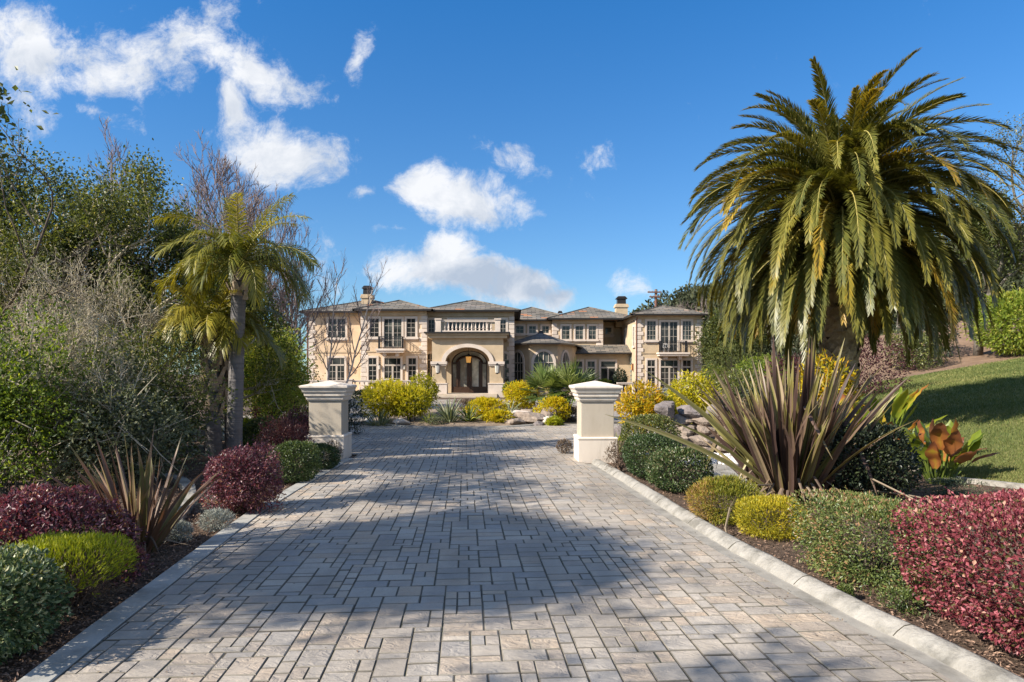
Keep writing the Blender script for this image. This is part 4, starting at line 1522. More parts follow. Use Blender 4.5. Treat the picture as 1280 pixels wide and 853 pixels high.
def branches(rng, p, d, length, r, levels, tubes, tips, nchild=(4, 4, 4), ang=(.5, 1.0), ratio=.62, wander=.16, upb=.05, start=.3, seg=6, lev=0, sides=(8, 6, 4, 3), rmin=.003):
    n = seg
    P = [np.array(p, float)]
    dd = nrm(np.array(d, float)[None])[0]
    for k in range(n):
        dd = nrm((dd + rng.normal(size=3) * wander + [0, 0, upb])[None])[0]
        P.append(P[-1] + dd * length / n)
    P = np.array(P)
    rr = r * np.linspace(1, .45 if lev < levels else .25, n + 1)
    tubes.append((P, rr, sides[min(lev, len(sides) - 1)], lev))
    if lev >= levels:
        tips.append(P)
        return
    for k in range(nchild[min(lev, len(nchild) - 1)]):
        t = start + (1 - start) * (k + rng.random()) / nchild[min(lev, len(nchild) - 1)]
        i = min(int(t * n), n - 1)
        q = P[i] + (P[i + 1] - P[i]) * (t * n - i)
        T = nrm((P[i + 1] - P[i])[None])[0]
        side = np.cross(T, rng.normal(size=3))
        side = nrm(side[None])[0]
        a = rng.uniform(*ang)
        branches(rng, q, T * math.cos(a) + side * math.sin(a), length * ratio * rng.uniform(.7, 1.15) * (1.15 - .45 * t), max(rr[i] * .62, rmin), levels, tubes, tips, nchild, ang, ratio, wander, upb, start, seg, lev + 1, sides, rmin)
    tips.append(P[-3:])


def tree(name, label, cat, x, y, h, tr, leaf, nleaf, ll, lw, levels=3, nchild=(7, 5, 4), ang=(.5, 1.1), ratio=.6, trunk_h=.35, lean=(0, 0), bark='bark', stems_n=1, spread=.16, group=None, tone=(.45, .2), upb=.06, leafz=(-1e9, 1e9), twig=None, seed=None, wander=.16, z0=None, length=None, zdroop=.1, extra=None, start=.3, sides=(8, 6, 4, 3), leafc=None, rmin=.003):
    SEED[0] += 1
    rng = np.random.default_rng(SEED[0] if seed is None else seed)
    z = gz(x, y) if z0 is None else z0
    t = thing(name, label, cat, (x, y, z), group)
    tubes, tips = [], []
    for k in range(stems_n):
        d0 = np.array([lean[0], lean[1], 1.0]) + (rng.normal(size=3) * [.35, .35, 0] if stems_n > 1 else 0)
        branches(rng, (x + rng.normal(0, .1) * (stems_n > 1), y + rng.normal(0, .1) * (stems_n > 1), z - .1), d0, (length or h * .62), tr, levels, tubes, tips, nchild, ang, ratio, wander, upb, start, sides=sides, rmin=rmin)
    # scale in height so that the top sits at h
    top = max(P[:, 2].max() for P, *_ in tubes) - z
    k = h / top
    b0, b1 = MB(), MB()
    for P, rr, sd, lv in tubes:
        P[:, 2] = z - .1 + (P[:, 2] - z + .1) * k
        (b0 if lv == 0 else b1).tube(P, rr, sd, cap=lv == 0)
    b0.build('trunk', M[bark], t, smooth=True)
    b1.build('branches', M[twig or bark], t)
    if nleaf:
        TP = np.concatenate([np.stack([P[:-1] + (P[1:] - P[:-1]) * u for u in (.25, .75)], 1).reshape(-1, 3) for P in tips])
        TP = TP[(TP[:, 2] > leafz[0]) & (TP[:, 2] < leafz[1])]
        if leafc is not None:
            TP = TP[(((TP - np.array(leafc[:3])) / np.array(leafc[3:])) ** 2).sum(1) < 1]
        idx = rng.integers(0, len(TP), nleaf)
        ct = rng.normal(0, .13, len(TP))
        P = TP[idx] + rng.normal(size=(nleaf, 3)) * spread
        D = nrm(rng.normal(size=(nleaf, 3)) + [0, 0, -zdroop])
        N = nrm(rng.normal(size=(nleaf, 3)) * .8 + [0, 0, .8])
        s = rng.uniform(.65, 1.3, nleaf)
        tn = rng.normal(tone[0], tone[1], nleaf) + ct[idx]
        b = MB()
        b.leaves(P, D, N, ll * s, lw * s, np.clip(tn, 0, 1))
        o = b.build('crown', L[leaf], t)
    if extra:
        extra(t, rng, tips)
    return t


def frond(lb, rb, rng, o, az, e0, Ln, bend, nl, ll, lw, vee=.6, droop=.25, tone=.5, tip_tone=.15, pw=1.5, a0=1.15, a1=.45, bare=.12, rr=.022):
    ns = 20
    s = np.linspace(0, 1, ns)
    e = e0 - bend * s ** pw
    azs = az + rng.normal(0, .10) * s ** 2
    h = np.stack([np.cos(azs), np.sin(azs), 0 * s], -1)
    T = np.cos(e)[:, None] * h + np.sin(e)[:, None] * Z3
    P = np.asarray(o) + np.concatenate([np.zeros((1, 3)), np.cumsum(T[1:] * Ln / (ns - 1), 0)])
    Sd = np.stack([-np.sin(azs), np.cos(azs), 0 * s], -1)
    tw = rng.normal(0, .35) * s
    U0 = -np.sin(e)[:, None] * h + np.cos(e)[:, None] * Z3
    Sv = Sd * np.cos(tw)[:, None] + U0 * np.sin(tw)[:, None]
    U = U0 * np.cos(tw)[:, None] - Sd * np.sin(tw)[:, None]
    rb.tube(P, rr * np.linspace(1, .18, ns), 4, cap=False, tone=tone)
    sl = np.repeat(bare + (1 - bare) * (np.arange(nl) + .5) / nl, 2)
    sl = np.clip(sl + rng.normal(0, .004, 2 * nl), 0, 1)
    sg = np.tile([1., -1.], nl)
    I = lambda A: np.stack([np.interp(sl, s, A[:, k]) for k in range(3)], -1)
    p, t, sd, u = I(P), nrm(I(T)), nrm(I(Sv)), nrm(I(U))
    a = a0 + (a1 - a0) * sl + rng.normal(0, .07, 2 * nl)
    v = vee + rng.normal(0, .16, 2 * nl)
    D = t * np.cos(a)[:, None] + (sd * (sg * np.cos(v))[:, None] + u * np.sin(v)[:, None]) * np.sin(a)[:, None]
    prof = np.minimum(1, (sl - bare) * 5 + .35) * (1 - .62 * np.clip((sl - .55) / .45, 0, 1) ** 1.6)
    l = (ll * prof * rng.uniform(.88, 1.1, 2 * nl))[:, None]
    W = nrm(np.cross(D, u)) * (lw * .5)
    z = -Z3 * droop * l
    b1, b2 = p - W * .7, p + W * .7
    mid = p + D * l * .5 + z * .22
    tip = p + D * l * .97 + z
    V = np.stack([b1, b2, mid + W, mid - W, tip], 1).reshape(-1, 3)
    n2 = 2 * nl
    q = np.arange(n2) * 5
    tn = np.clip(tone + tip_tone * (sl - .3) + rng.normal(0, .07, n2), 0, 1)
    lb.add(V, [np.stack([q, q + 1, q + 2, q + 3], -1), np.stack([q + 3, q + 2, q + 4], -1)], np.repeat(tn, 5))


def flax(name, label, cat, x, y, n, hmin, hmax, wd, spread, leaf, group=None, bent=(), seed=1, z0=None, tone=(.5, .25), curl=.35, base_r=.14, lean=0.0, limp=.1):
    rng = np.random.default_rng(seed)
    z = gz(x, y) if z0 is None else z0
    t = thing(name, label, cat, (x, y, z), group)
    b = MB()
    ns = 9
    items = []
    for k in range(n):
        az = rng.uniform(0, TAU)
        q = rng.random() ** .8
        th = spread * q + rng.normal(0, .05)
        items.append((az, th, rng.uniform(hmin, hmax) * (1 - .12 * q), curl * rng.uniform(.2, 1.2) * (.3 + q), rng.random() < limp))
    for az, th, Ln, cv, fl in items:
        s = np.linspace(0, 1, ns)
        e = math.pi / 2 - th - cv * s ** 2 - (2.0 * sstep(.62, .72, s) if fl else 0)
        az2 = az + rng.normal(0, .28) * s ** 1.5
        h = np.array([math.cos(az), math.sin(az), 0])
        hv = np.stack([np.cos(az2), np.sin(az2), 0 * s], -1)
        T = np.cos(e)[:, None] * hv + np.sin(e)[:, None] * Z3
        o = np.array([x, y, z - .03]) + h * rng.uniform(.02, base_r) + np.array([0, 0, 0])
        P = o + np.concatenate([np.zeros((1, 3)), np.cumsum(T[1:] * Ln / (ns - 1), 0)])
        sa = az + math.pi / 2 + rng.normal(0, .9)
        sd = np.array([math.cos(sa), math.sin(sa), 0])
        sd = nrm(sd - T * (T @ sd)[:, None])
        w_ = wd * rng.uniform(.6, 1.15) * np.array([.55, .75, .92, 1, 1, .92, .74, .45, .04])
        tn = np.clip(rng.normal(*tone) + rng.normal(0, .05) * s + (.25 * (s > .86)), 0, 1)
        b.blade(P, sd, w_ / 2, tn, vee=.32)
    b.build('blades', L[leaf], t)
    return t


def strap_plant(name, label, cat, x, y, n, h, wd, leaf, seed, spread=1.1, curl=1.0, z0=None, group=None):
    return flax(name, label, cat, x, y, n, h * .7, h * 1.1, wd, spread, leaf, group, seed=seed, z0=z0, curl=curl, base_r=.08, limp=0, tone=(.5, .22))


def shade_tree(name, label, x, y, h, n, seed, cr):
    """tall tree whose leafy clumps fill an ellipsoid high on its limbs"""
    rng = np.random.default_rng(seed)
    z = gz(x, y)
    t = thing(name, label, 'tree', (x, y, z))
    c, r = np.array(cr[:3]), np.array(cr[3:])
    k = 46
    D = sph(rng, k)
    C = c + D * r * rng.uniform(.15, 1, (k, 1)) ** .6
    tb, bb, lb = MB(), MB(), MB()
    fork = np.array([x + (c[0] - x) * .4, y + (c[1] - y) * .4, c[2] - r[2] * 1.25])
    P = fine(np.array([[x, y, z - .1], [x * .7 + fork[0] * .3 + .12, y * .7 + fork[1] * .3, z + fork[2] * .5], fork]), 9)
    tb.tube(P, np.linspace(.24, .15, 9), 9)
    tb.build('trunk', M['bark'], t, smooth=True)
    for q in C:
        m_ = fork * .5 + q * .5 + rng.normal(0, .25, 3)
        bb.tube(fine(np.array([fork, m_, q]), 7), np.linspace(.05, .012, 7), 5)
    bb.build('branches', M['bark'], t)
    idx = rng.integers(0, k, n)
    sg = rng.uniform(.18, .40, k)[idx][:, None]
    lb.leaves(C[idx] + rng.normal(size=(n, 3)) * sg * [1.2, 1.2, .7], nrm(rng.normal(size=(n, 3))), nrm(rng.normal(size=(n, 3)) + [0, 0, .6]), rng.uniform(.08, .16, n), rng.uniform(.045, .085, n), np.clip(rng.normal(.45, .2, n), 0, 1))
    lb.build('crown', L['oak'], t)

# ------------------------------------------------------------------ island in the turning circle
def island_z(X, Y):
    d = np.sqrt(((X - ISL[0]) / ISL[2]) ** 2 + ((Y - ISL[1]) / ISL[3]) ** 2)
    return np.where(d < 1, .08 + .27 * sstep(1, .25, d), -.05)


mb = MB()
tt = np.linspace(0, TAU, 73)[:-1]
rr_ = np.linspace(0, 1, 9)
V = np.array([[(ISL[0] + ISL[2] * r * math.cos(a), ISL[1] + ISL[3] * r * math.sin(a)) for a in tt] for r in rr_]).reshape(-1, 2)
zz = island_z(V[:, 0], V[:, 1])
zz[-72:] = -.02
i = np.arange(8)[:, None] * 72
j = np.arange(72)[None]
k = (j + 1) % 72
mb.add(np.c_[V, zz], np.stack([i + j, i + k, i + 72 + k, i + 72 + j], -1).reshape(-1, 4)[:, ::-1])
M['islandsoil'] = surf('sandy gravel soil', (.18, .13, .09), (.34, .26, .19), 3, .95, .9, 50, .03, stain=((.06, .05, .035), 1.5, .52, .6))
tag(mb.build('island_soil', M['islandsoil'], smooth=True), kind='structure')
mb = MB()
a = np.r_[tt, tt[:1]]
mb.sweep(np.c_[ISL[0] + (ISL[2] + .1) * np.cos(a), ISL[1] + (ISL[3] + .1) * np.sin(a), 0 * a], [(-.14, -.05), (-.13, .07), (-.02, .08), (.06, .03), (.07, -.05)])
tag(mb.build('island_kerb', M['gutter'], smooth=True), kind='structure')


def iz(x, y):
    return float(island_z(np.array(float(x)), np.array(float(y)))) - .02


# ------------------------------------------------------------------ rocks
def rock(name, label, x, y, z, s, seed, mat, group=None, flat=1.0):
    rng = np.random.default_rng(seed)
    n1, n2 = 18, 11
    th = np.linspace(0, math.pi, n2)
    ph = np.linspace(0, TAU, n1 + 1)[:-1]
    D = np.array([[(math.sin(a) * math.cos(c), math.sin(a) * math.sin(c), math.cos(a)) for c in ph] for a in th]).reshape(-1, 3)
    # facets: radius limited by a few random planes
    r = np.full(len(D), 1.25)
    for _ in range(15):
        nn = nrm(rng.normal(size=(1, 3)))[0]
        dd = D @ nn
        r = np.minimum(r, np.where(dd > .05, rng.uniform(.62, .95) / np.maximum(dd, .05), 9))
    r += rng.normal(0, .018, len(D))
    r[:n1] = r[:n1].mean()
    r[-n1:] = r[-n1:].mean()
    V = D * r[:, None] * np.array(s) / 2
    az = rng.uniform(-.5, .5)
    co, si = math.cos(az), math.sin(az)
    V = V @ np.array([[co, si, 0], [-si, co, 0], [0, 0, 1]]) + [x, y, z]
    i = np.arange(n2 - 1)[:, None] * n1
    j = np.arange(n1)[None]
    k = (j + 1) % n1
    b = MB()
    b.add(V, np.stack([i + j, i + n1 + j, i + n1 + k, i + k], -1).reshape(-1, 4))
    o = b.build(name, mat)
    return tag(o, label, 'rock', group)


def shift_origin(o, loc):
    me = o.data
    co = np.zeros(len(me.vertices) * 3, np.float32)
    me.vertices.foreach_get('co', co)
    co = co.reshape(-1, 3) - np.array(loc, np.float32)
    me.vertices.foreach_set('co', co.ravel())
    me.update()
    o.location = loc


M['rock'] = surf('pinkish brown field stone', (.20, .155, .125), (.37, .295, .235), 2.2, .9, .9, 9, .05, stain=((.10, .085, .08), 3, .52, .8))
M['rockgrey'] = surf('grey lichened boulder', (.12, .10, .095), (.27, .23, .215), 3, .9, 1, 8, .06, stain=((.36, .33, .29), 5, .60, .6))
M['rockpale'] = surf('pale cream boulder', (.46, .38, .32), (.62, .54, .47), 2.5, .9, .8, 9, .04, stain=((.25, .19, .16), 3, .55, .7))
M['pebble'] = surf('white river pebbles', (.48, .45, .42), (.72, .69, .65), 3, .8, .2, tone=.35)
# on the island
for x, y, s, mt, lab, sd in (
        (at(660, 517, 24.6)[0], 24.6, (1.3, .8, .55), 'rock', 'broad pinkish brown boulder at the front of the island rock group', 1),
        (at(687, 512, 25.2)[0], 25.2, (.75, .7, .75), 'rock', 'upright brown boulder in the island rock group under the fan palms', 2),
        (at(690, 521, 24.3)[0], 24.3, (.6, .55, .55), 'rockpale', 'pale boulder at the front right of the island rocks', 3),
        (at(641, 524, 24.0)[0], 24.0, (.8, .5, .3), 'rock', 'flat brown stone at the lower left of the island rocks', 4),
        (at(651, 509, 25.8)[0], 25.8, (.9, .6, .4), 'rockpale', 'cream coloured boulder at the back of the island rocks', 5),
        (at(673, 521, 24.0)[0], 24.0, (.5, .4, .35), 'rockgrey', 'small dark grey stone between the island boulders', 6),
        (at(499, 533, 23.9)[0], 23.9, (.65, .4, .3), 'rockpale', 'pale stone below the golden shrubs on the island', 7),
        (at(659, 505, 26.6)[0], 26.6, (.5, .45, .45), 'rock', 'small orange brown stone at the back of the island rocks', 8)):
    z = iz(x, y)
    o = rock('boulder', lab, x, y, z + s[2] * .28, s, sd, M[mt], 'rocks on the island')
    shift_origin(o, (x, y, z))
mb = MB()
rg = np.random.default_rng(8)


def pebbles(mb, rg, n, fx, size):
    for q in range(n):
        x, y, z = fx(rg)
        s = size * rg.uniform(.6, 1.5)
        mb.lathe((x, y, z), [(.35 * s, -.02), (.5 * s, .2 * s), (.38 * s, .5 * s), (.08 * s, .62 * s)], 6, tone=rg.random())


pebbles(mb, rg, 420, lambda g: (lambda x, y: (x, y, iz(x, y)))(g.normal(.15, .75), g.uniform(25.2, 27.6)), .12)
tag(mb.build('pebbles', M['pebble']), kind='stuff')

# stacked stone wall and boulders behind the rounded shrubs
rg = np.random.default_rng(21)
bx, by = gp(850, 566)[0], 15.6
cnt = 0
rows = [(0, .26), (.22, .24), (.44, .22), (.64, .22)]
xl, xr = at(838, 0, 15.6)[0], at(905, 0, 15.6)[0]
words_row = ['lowest', 'second', 'third', 'top']
for q, (z, hh) in enumerate(rows):
    x = xl + rg.uniform(-.15, .1) + q * .02
    c_ = 0
    while x < xr + .5:
        wd = rg.uniform(.34, .62)
        cnt += 1
        o = rock('wall_stone', '%s stone from the left in the %s course of the dry stacked wall' % (['first', 'second', 'third', 'fourth', 'fifth', 'sixth'][c_], words_row[q]), x + wd / 2, by + rg.uniform(-.06, .06) + q * .09, z + hh * .45, (wd * 1.12, .55, hh * 1.25), 300 + cnt, M['rock'], 'stones of the dry stacked wall')
        shift_origin(o, (x + wd / 2, by, z))
        x += wd
        c_ += 1
for px, py, Y, s, lab, sd, mt in (
        (832, 513, 15.7, (.6, .5, .42), 'rounded grey lichened boulder on the left end of the stacked wall', 41, 'rockgrey'),
        (861, 514, 15.9, (.58, .5, .40), 'lumpy grey boulder on top of the stacked wall, middle of three', 42, 'rockgrey'),
        (893, 517, 16.1, (.55, .5, .38), 'grey boulder on the right end of the stacked wall by the flax', 43, 'rockgrey'),
        (776, 541, 16.6, (.55, .5, .45), 'grey boulder just right of the right gate pier', 44, 'rockgrey')):
    x, y, z = at(px, py, Y)
    o = rock('boulder', lab, x, y, z, s, sd, M[mt], 'grey boulders behind the rounded shrubs')
    shift_origin(o, (x, y, max(0, z - s[2] / 2)))
mb = MB()
pebbles(mb, rg, 500, lambda g: (lambda x, y: (x, y, gz(x, y)))(g.uniform(2.6, 5.2), g.uniform(13.6, 15.2)), .10)
tag(mb.build('pebbles', M['pebble']), kind='stuff')

# flat concrete slabs in the right bed, curving strips in the left bed
mb = MB()
P = fine(np.array([gp(884, 570), gp(893, 585), gp(905, 598), gp(925, 606), gp(960, 612)]), 20)
P[:, 2] = .02
mb.sweep(P, [(-.28, -.05), (-.27, .02), (.27, .02), (.28, -.05)])
tag(mb.build('stepping_path', M['kerb']), kind='structure')
mb = MB()
P = fine(np.array([gp(200, 674), gp(208, 664), gp(226, 645), gp(237, 626), gp(236, 612), gp(226, 603), gp(205, 597)]), 40)
P[:, 2] = .03
mb.sweep(P, [(-.10, -.05), (-.09, .04), (.09, .04), (.10, -.05)])
P = fine(np.array([gp(268, 546), gp(300, 554), gp(322, 563), gp(345, 578), gp(350, 600)]), 30)
P[:, 2] = .05
mb.sweep(P, [(-.12, -.05), (-.11, .10), (.11, .10), (.12, -.05)])
P = fine(np.array([gp(325, 541), gp(350, 529), gp(378, 521), gp(400, 519)]), 20)
P[:, 2] = .04
mb.sweep(P, [(-.8, -.05), (-.78, .03), (.78, .03), (.8, -.05)])
tag(mb.build('garden_path', M['kerb']), kind='structure')

# ------------------------------------------------------------------ lawn
def lawn_left(y):
    return np.interp(y, [9.2, 9.8, 11, 13, 16, 20, 28, 34], [9.2, 7.7, 7.25, 7.3, 8.2, 9.7, 14, 17.6])


mb = MB()
ys = np.linspace(9.2, 34, 60)
xs = np.linspace(0, 1, 60) ** 1.3
X = lawn_left(ys)[:, None] + (48 - lawn_left(ys))[:, None] * xs[None]
Yg = np.repeat((ys)[:, None], 60, 1) + np.where(xs[None] > 0, 0, 0)
Yg = Yg - .08 * np.maximum(0, X - 18) * (Yg > 30)
V = np.stack([X, Yg, ground_z(X, Yg) + .035], -1).reshape(-1, 3)
i = (np.arange(59)[:, None] * 60 + np.arange(59)[None]).reshape(-1)
mb.add(V, np.stack([i, i + 1, i + 61, i + 60], -1))
tag(mb.build('lawn', M['lawn'], smooth=True), kind='structure')
rg = np.random.default_rng(4)
n = 130000
y = 9.3 + (33 - 9.3) * rg.random(n) ** 1.8
x = lawn_left(y) + (np.minimum(.78 * y + 2, 30) - lawn_left(y)) * rg.random(n)
P = np.stack([x, y, ground_z(x, y) + .03], -1)
mb = MB()
big = np.clip((y - 9) / 24, 0, 1)
mb.leaves(P, jitter_dir(rg, np.tile(Z3, (n, 1)), .45), rg.normal(size=(n, 3)), rg.uniform(.035, .075, n) * (1 + 1.0 * big), .006 * (1 + 3 * big), np.clip(rg.normal(.45, .22, n) + .2 * np.sin(x * .9 + np.sin(y * .7)) * np.sin(y * .8), 0, 1))
tag(mb.build('grass', M['grass']), kind='stuff')
mb = MB()
ys_ = np.linspace(9.2, 16, 60)
P = np.stack([lawn_left(ys_), ys_, ground_z(lawn_left(ys_), ys_)], -1)
mb.sweep(P, [(-.10, -.05), (-.09, .06), (-.01, .065), (.0, .0)])
P = np.stack([np.linspace(14, 9.2, 30), np.full(30, 9.2), ground_z(np.linspace(14, 9.2, 30), np.full(30, 9.2))], -1)
mb.sweep(P, [(-.10, -.05), (-.09, .06), (-.01, .065), (.0, .0)])
tag(mb.build('lawn_edging', M['kerb']), kind='structure')
# the far small lawn before the right wing, and the dry bank above the lawn
mb = MB()
V = np.array([(5.5, 36, .02), (14, 36, .02), (17, 50, .03), (9.0, 50, .03)])
mb.add(V, [[0, 1, 2, 3]])
tag(mb.build('far_lawn', M['lawn']), kind='structure')
mb = MB()
X, Yg = np.meshgrid(np.linspace(12, 70, 50), np.linspace(0, 1, 26))
Yg = 34 + 26 * Yg - .08 * np.maximum(0, X - 18)
V = np.stack([X, Yg, ground_z(X, Yg) + .02], -1).reshape(-1, 3)
i = (np.arange(25)[:, None] * 50 + np.arange(49)[None]).reshape(-1)
mb.add(V, np.stack([i, i + 1, i + 51, i + 50], -1))
tag(mb.build('dry_bank', M['dry'], smooth=True), kind='structure')

# ------------------------------------------------------------------ bark mulch
rg = np.random.default_rng(3)
mb = MB()


def chips(n, xf, y0, y1, s, yp=1.6):
    y = y0 + (y1 - y0) * rg.random(n) ** yp
    xa, xb = xf(y)
    x = xa + (xb - xa) * rg.random(n)
    P = np.stack([x, y, ground_z(x, y) + rg.uniform(-.005, .02, n)], -1)
    D = nrm(rg.normal(size=(n, 3)) * [1, 1, .35])
    mb.leaves(P, D, nrm(rg.normal(size=(n, 3)) * .5 + [0, 0, 1]), s * rg.uniform(.4, 1.6, n), s * .4 * rg.uniform(.5, 1.3, n), rg.random(n), fold=.05)


chips(26000, lambda y: (np.interp(y, LEFT[:, 1], LEFT[:, 0]) - np.where(y < 9, 1.9, 2.6), np.interp(y, LEFT[:, 1], LEFT[:, 0]) - .22), 3.6, 14, .035)
chips(26000, lambda y: (np.interp(y, KERB[:, 1], KERB[:, 0]) + .19, np.interp(y, KERB[:, 1], KERB[:, 0]) + np.interp(y, [3.6, 8, 12], [1.6, 5.3, 6])), 3.6, 14, .035)
tag(mb.build('bark_mulch', L['chips']), kind='stuff')
# fallen leaves and crumbs on the paving
mb = MB()
n = 260
y = 3.8 + 13 * rg.random(n) ** 1.5
side = rg.random(n) < .6
x = np.where(side, np.interp(y, KERB[:, 1], KERB[:, 0]) - .06 - np.abs(rg.normal(0, .25, n)), np.interp(y, LEFT[:, 1], LEFT[:, 0]) + np.abs(rg.normal(0, .9, n)))
mb.leaves(np.stack([x, y, np.full(n, .030)], -1), nrm(rg.normal(size=(n, 3)) * [1, 1, .12]), nrm(rg.normal(size=(n, 3)) * .25 + [0, 0, 1]), rg.uniform(.012, .04, n), rg.uniform(.006, .016, n), rg.random(n))
tag(mb.build('fallen_leaves', L['drysprig']), kind='stuff')
# moss tufts in the paver joints

# ------------------------------------------------------------------ right bed: clipped and loose shrubs
def dome(label, px, py_b, py_t, wpx, Yc, leaf, n, ll, lw, **k):
    x = (px - 640) / F * Yc
    r = wpx / 2 / F * Yc
    h = EYE - (py_t - HOR) / F * Yc
    return shrub('rounded_shrub', label, 'shrub', x, Yc, r, r * .95, h, leaf, n, ll, lw, **k)


dome('rounded dark green shrub nearest the kerb, in front of two others beside the right pier', 849, 618, 563, 80, 10.7, 'dome', 9000, .040, .022, tone=(.70, .24), p=2.5, lump=.05, group='rounded shrubs by the right pier', shoots=35)
dome('rounded deep green shrub in the middle of three beside the right pier', 815, 600, 544, 73, 12.0, 'dome', 9000, .036, .020, tone=(.42, .18), p=2.4, lump=.05, group='rounded shrubs by the right pier', shoots=35)
dome('rounded olive green shrub at the back of three beside the right pier, below the boulders', 812, 580, 520, 70, 13.6, 'olive', 8000, .042, .024, tone=(.42, .22), p=2.5, lump=.06, group='rounded shrubs by the right pier', shoots=35)
x, y, _ = gp(771, 590)
shrub('dry_shrub', 'small dry brownish shrub at the foot of the right pier by the kerb end', 'shrub', x + .05, y, .22, .25, .55, 'drysprig', 900, .05, .012, lump=.2, shell=.8, stem='drystem', nst=20)
x, y, _ = gp(775, 570)
shrub('lime_tuft', 'tiny lime yellow tuft behind the right pier', 'plant', 2.55, 15.6, .17, .17, .36, 'lime', 500, .06, .02, lump=.1)
strap_plant('strap_plant', 'dark green strappy tuft peeping out just right of the right pier', 'plant', 2.48, 16.2, 26, .62, .035, 'strap', 71)
x, y, _ = gp(711, 560)
shrub('dry_shrub', 'small dark tuft at the left foot of the right pier', 'shrub', 1.2, 15.6, .16, .2, .30, 'drysprig', 500, .05, .015, lump=.2, shell=.8, stem='drystem')

shrub('heath_bush', 'green gold heath bush with rusty left side beside the yellow heath mound', 'shrub', 2.66, 8.5, .43, .42, .50, 'heathgreen', 9500, .055, .009, p=2.2, lump=.12, shell=.45, spread=.45, up=.6, tone=(.5, .22), f=4,
      tfun=lambda P, t, g: np.where(P[:, 0] < -.22 + g.normal(0, .06, len(t)), np.clip(.93 + g.normal(0, .06, len(t)), 0, 1), t * .9), nst=24)
shrub('heath_bush', 'bright yellow low mounded heath bush in front of the bronze flax', 'shrub', 2.95, 7.75, .38, .36, .40, 'heath', 11000, .042, .008, p=2.6, lump=.07, shell=.4, spread=.45, up=.7, tone=(.58, .2), f=5, nst=24)
shrub('clipped_hedge', 'square clipped green hedge block beside the crimson hedge', 'hedge', 3.22, 6.15, .45, .66, .67, 'boxgreen', 20000, .034, .014, p=7, lump=.045, shell=.33, spread=.75, up=.25, tone=(.74, .22), f=5, rot=.11, nst=26)
shrub('crimson_hedge', 'crimson leaved clipped hedge at the right corner by the kerb', 'hedge', 4.02, 4.72, 1.0, .99, .89, 'redhedge', 40000, .034, .022, p=5, lump=.045, shell=.33, spread=.75, up=.15, tone=(.56, .25), f=5, rot=.10, nst=30, fold=.18)
# creeping bits at the kerb
for k, (px, py) in enumerate(((1056, 752), (1130, 768))):
    x, y, _ = gp(px, py)
    shrub('weed_tuft', ['small green weed hanging over the kerb below the clipped hedge', 'yellow green weeds between the clipped hedge and the crimson hedge'][k], 'weed', x + .03, y + .05, .05 + .12 * k, .05 + .15 * k, .10 + .04 * k, 'boxgreen', 90 + 500 * k, .028, .012, lump=.2, shell=.8, nst=4)
shrub('dark_shrub', 'loose dark green shrub behind the clipped hedge and beside the flax', 'shrub', 4.95, 9.5, .66, .62, 1.08, 'darkshrub', 9000, .06, .028, p=2.2, lump=.14, shell=.6, spread=.9, tone=(.45, .25), lift=.12, nst=30)
shrub('low_shrub', 'low sparse grey green shrub on the mulch before the canna', 'shrub', 6.45, 10.1, .55, .35, .20, 'greygreen', 1500, .035, .014, lump=.2, shell=.8, tone=(.3, .2))

flax('flax', 'tall bronze flax fountain in front of the date palm', 'flax', 3.98, 9.75, 260, 1.55, 2.5, .095, .66, 'flax', seed=9, tone=(.46, .25), curl=.30, base_r=.30, limp=.07)
# its long stray blades over the bed and dry fallen ones
stray = bpy.data.objects['flax']
b = MB()
rg = np.random.default_rng(17)
for px, py, Y, wd, tn in ((756, 428, 8.9, .075, .86), (806, 433, 9.2, .08, .8), (868, 480, 9.5, .085, .62), (1105, 455, 9.8, .08, .6), (830, 522, 9.0, .05, .8)):
    tip = at(px, py + (90 if px == 756 else 30 if px == 806 else 0), Y)
    o = np.array([3.9, 9.65, .05])
    s = np.linspace(0, 1, 9)[:, None]
    P = o + (tip - o) * s + np.array([0, 0, 1.0]) * (np.sin(s * math.pi) * .14)
    sd = nrm(np.cross(nrm(tip - o), [0.2, -1, .3]))
    b.blade(P, np.tile(sd, (9, 1)), np.array([.4, .7, .9, 1, 1, .9, .7, .4, .04]) * wd / 2, tn, vee=.3)
ob = b.build('stray_blades', L['flax'], stray)
b = MB()
for P in ([(3.5, 9.2, .35), (3.0, 8.7, .42), (2.6, 8.1, .30), (2.42, 7.75, .08), (2.4, 7.6, .02)], [(3.3, 9.1, .2), (2.8, 9.1, .25), (2.3, 8.9, .05)], [(4.6, 8.7, .5), (4.9, 8.2, .3), (5.3, 7.8, .1)], [(4.6, 9.2, .3), (5.2, 9.0, .25), (6.0, 8.6, .1)]):
    q = fine(np.array(P), 12)
    b = MB()
    b.tube(q, [.012] * 11 + [.006], 4, tone=.9)
    b.build('dry_blade', L['drysprig'], stray)


def dead_base(fo, sd, n_, r_, hh):
    fl = fo.location
    rg = np.random.default_rng(sd)
    b = MB()
    for _ in range(n_):
        az = rg.uniform(0, TAU)
        d_ = np.array([math.cos(az), math.sin(az), 0])
        L_ = hh * rg.uniform(.6, 1.3)
        P = fine(np.array([d_ * r_ * .3, d_ * (r_ * .6 + L_ * .35) + Z3 * L_ * rg.uniform(.25, .6), d_ * (r_ + L_ * .75) + Z3 * rg.uniform(.0, .12)]), 9) + np.array(fl) + [0, 0, .02]
        sa = az + 1.57 + rg.normal(0, .5)
        b.blade(P, np.tile([math.cos(sa), math.sin(sa), 0], (9, 1)), np.array([.6, .8, 1, 1, .9, .8, .6, .4, .05]) * .022, np.clip(rg.normal(.6, .25), 0, 1), vee=.4)
    b.build('dead_blades', L['drysprig'], fo)



dead_base(stray, 88, 46, .42, .75)

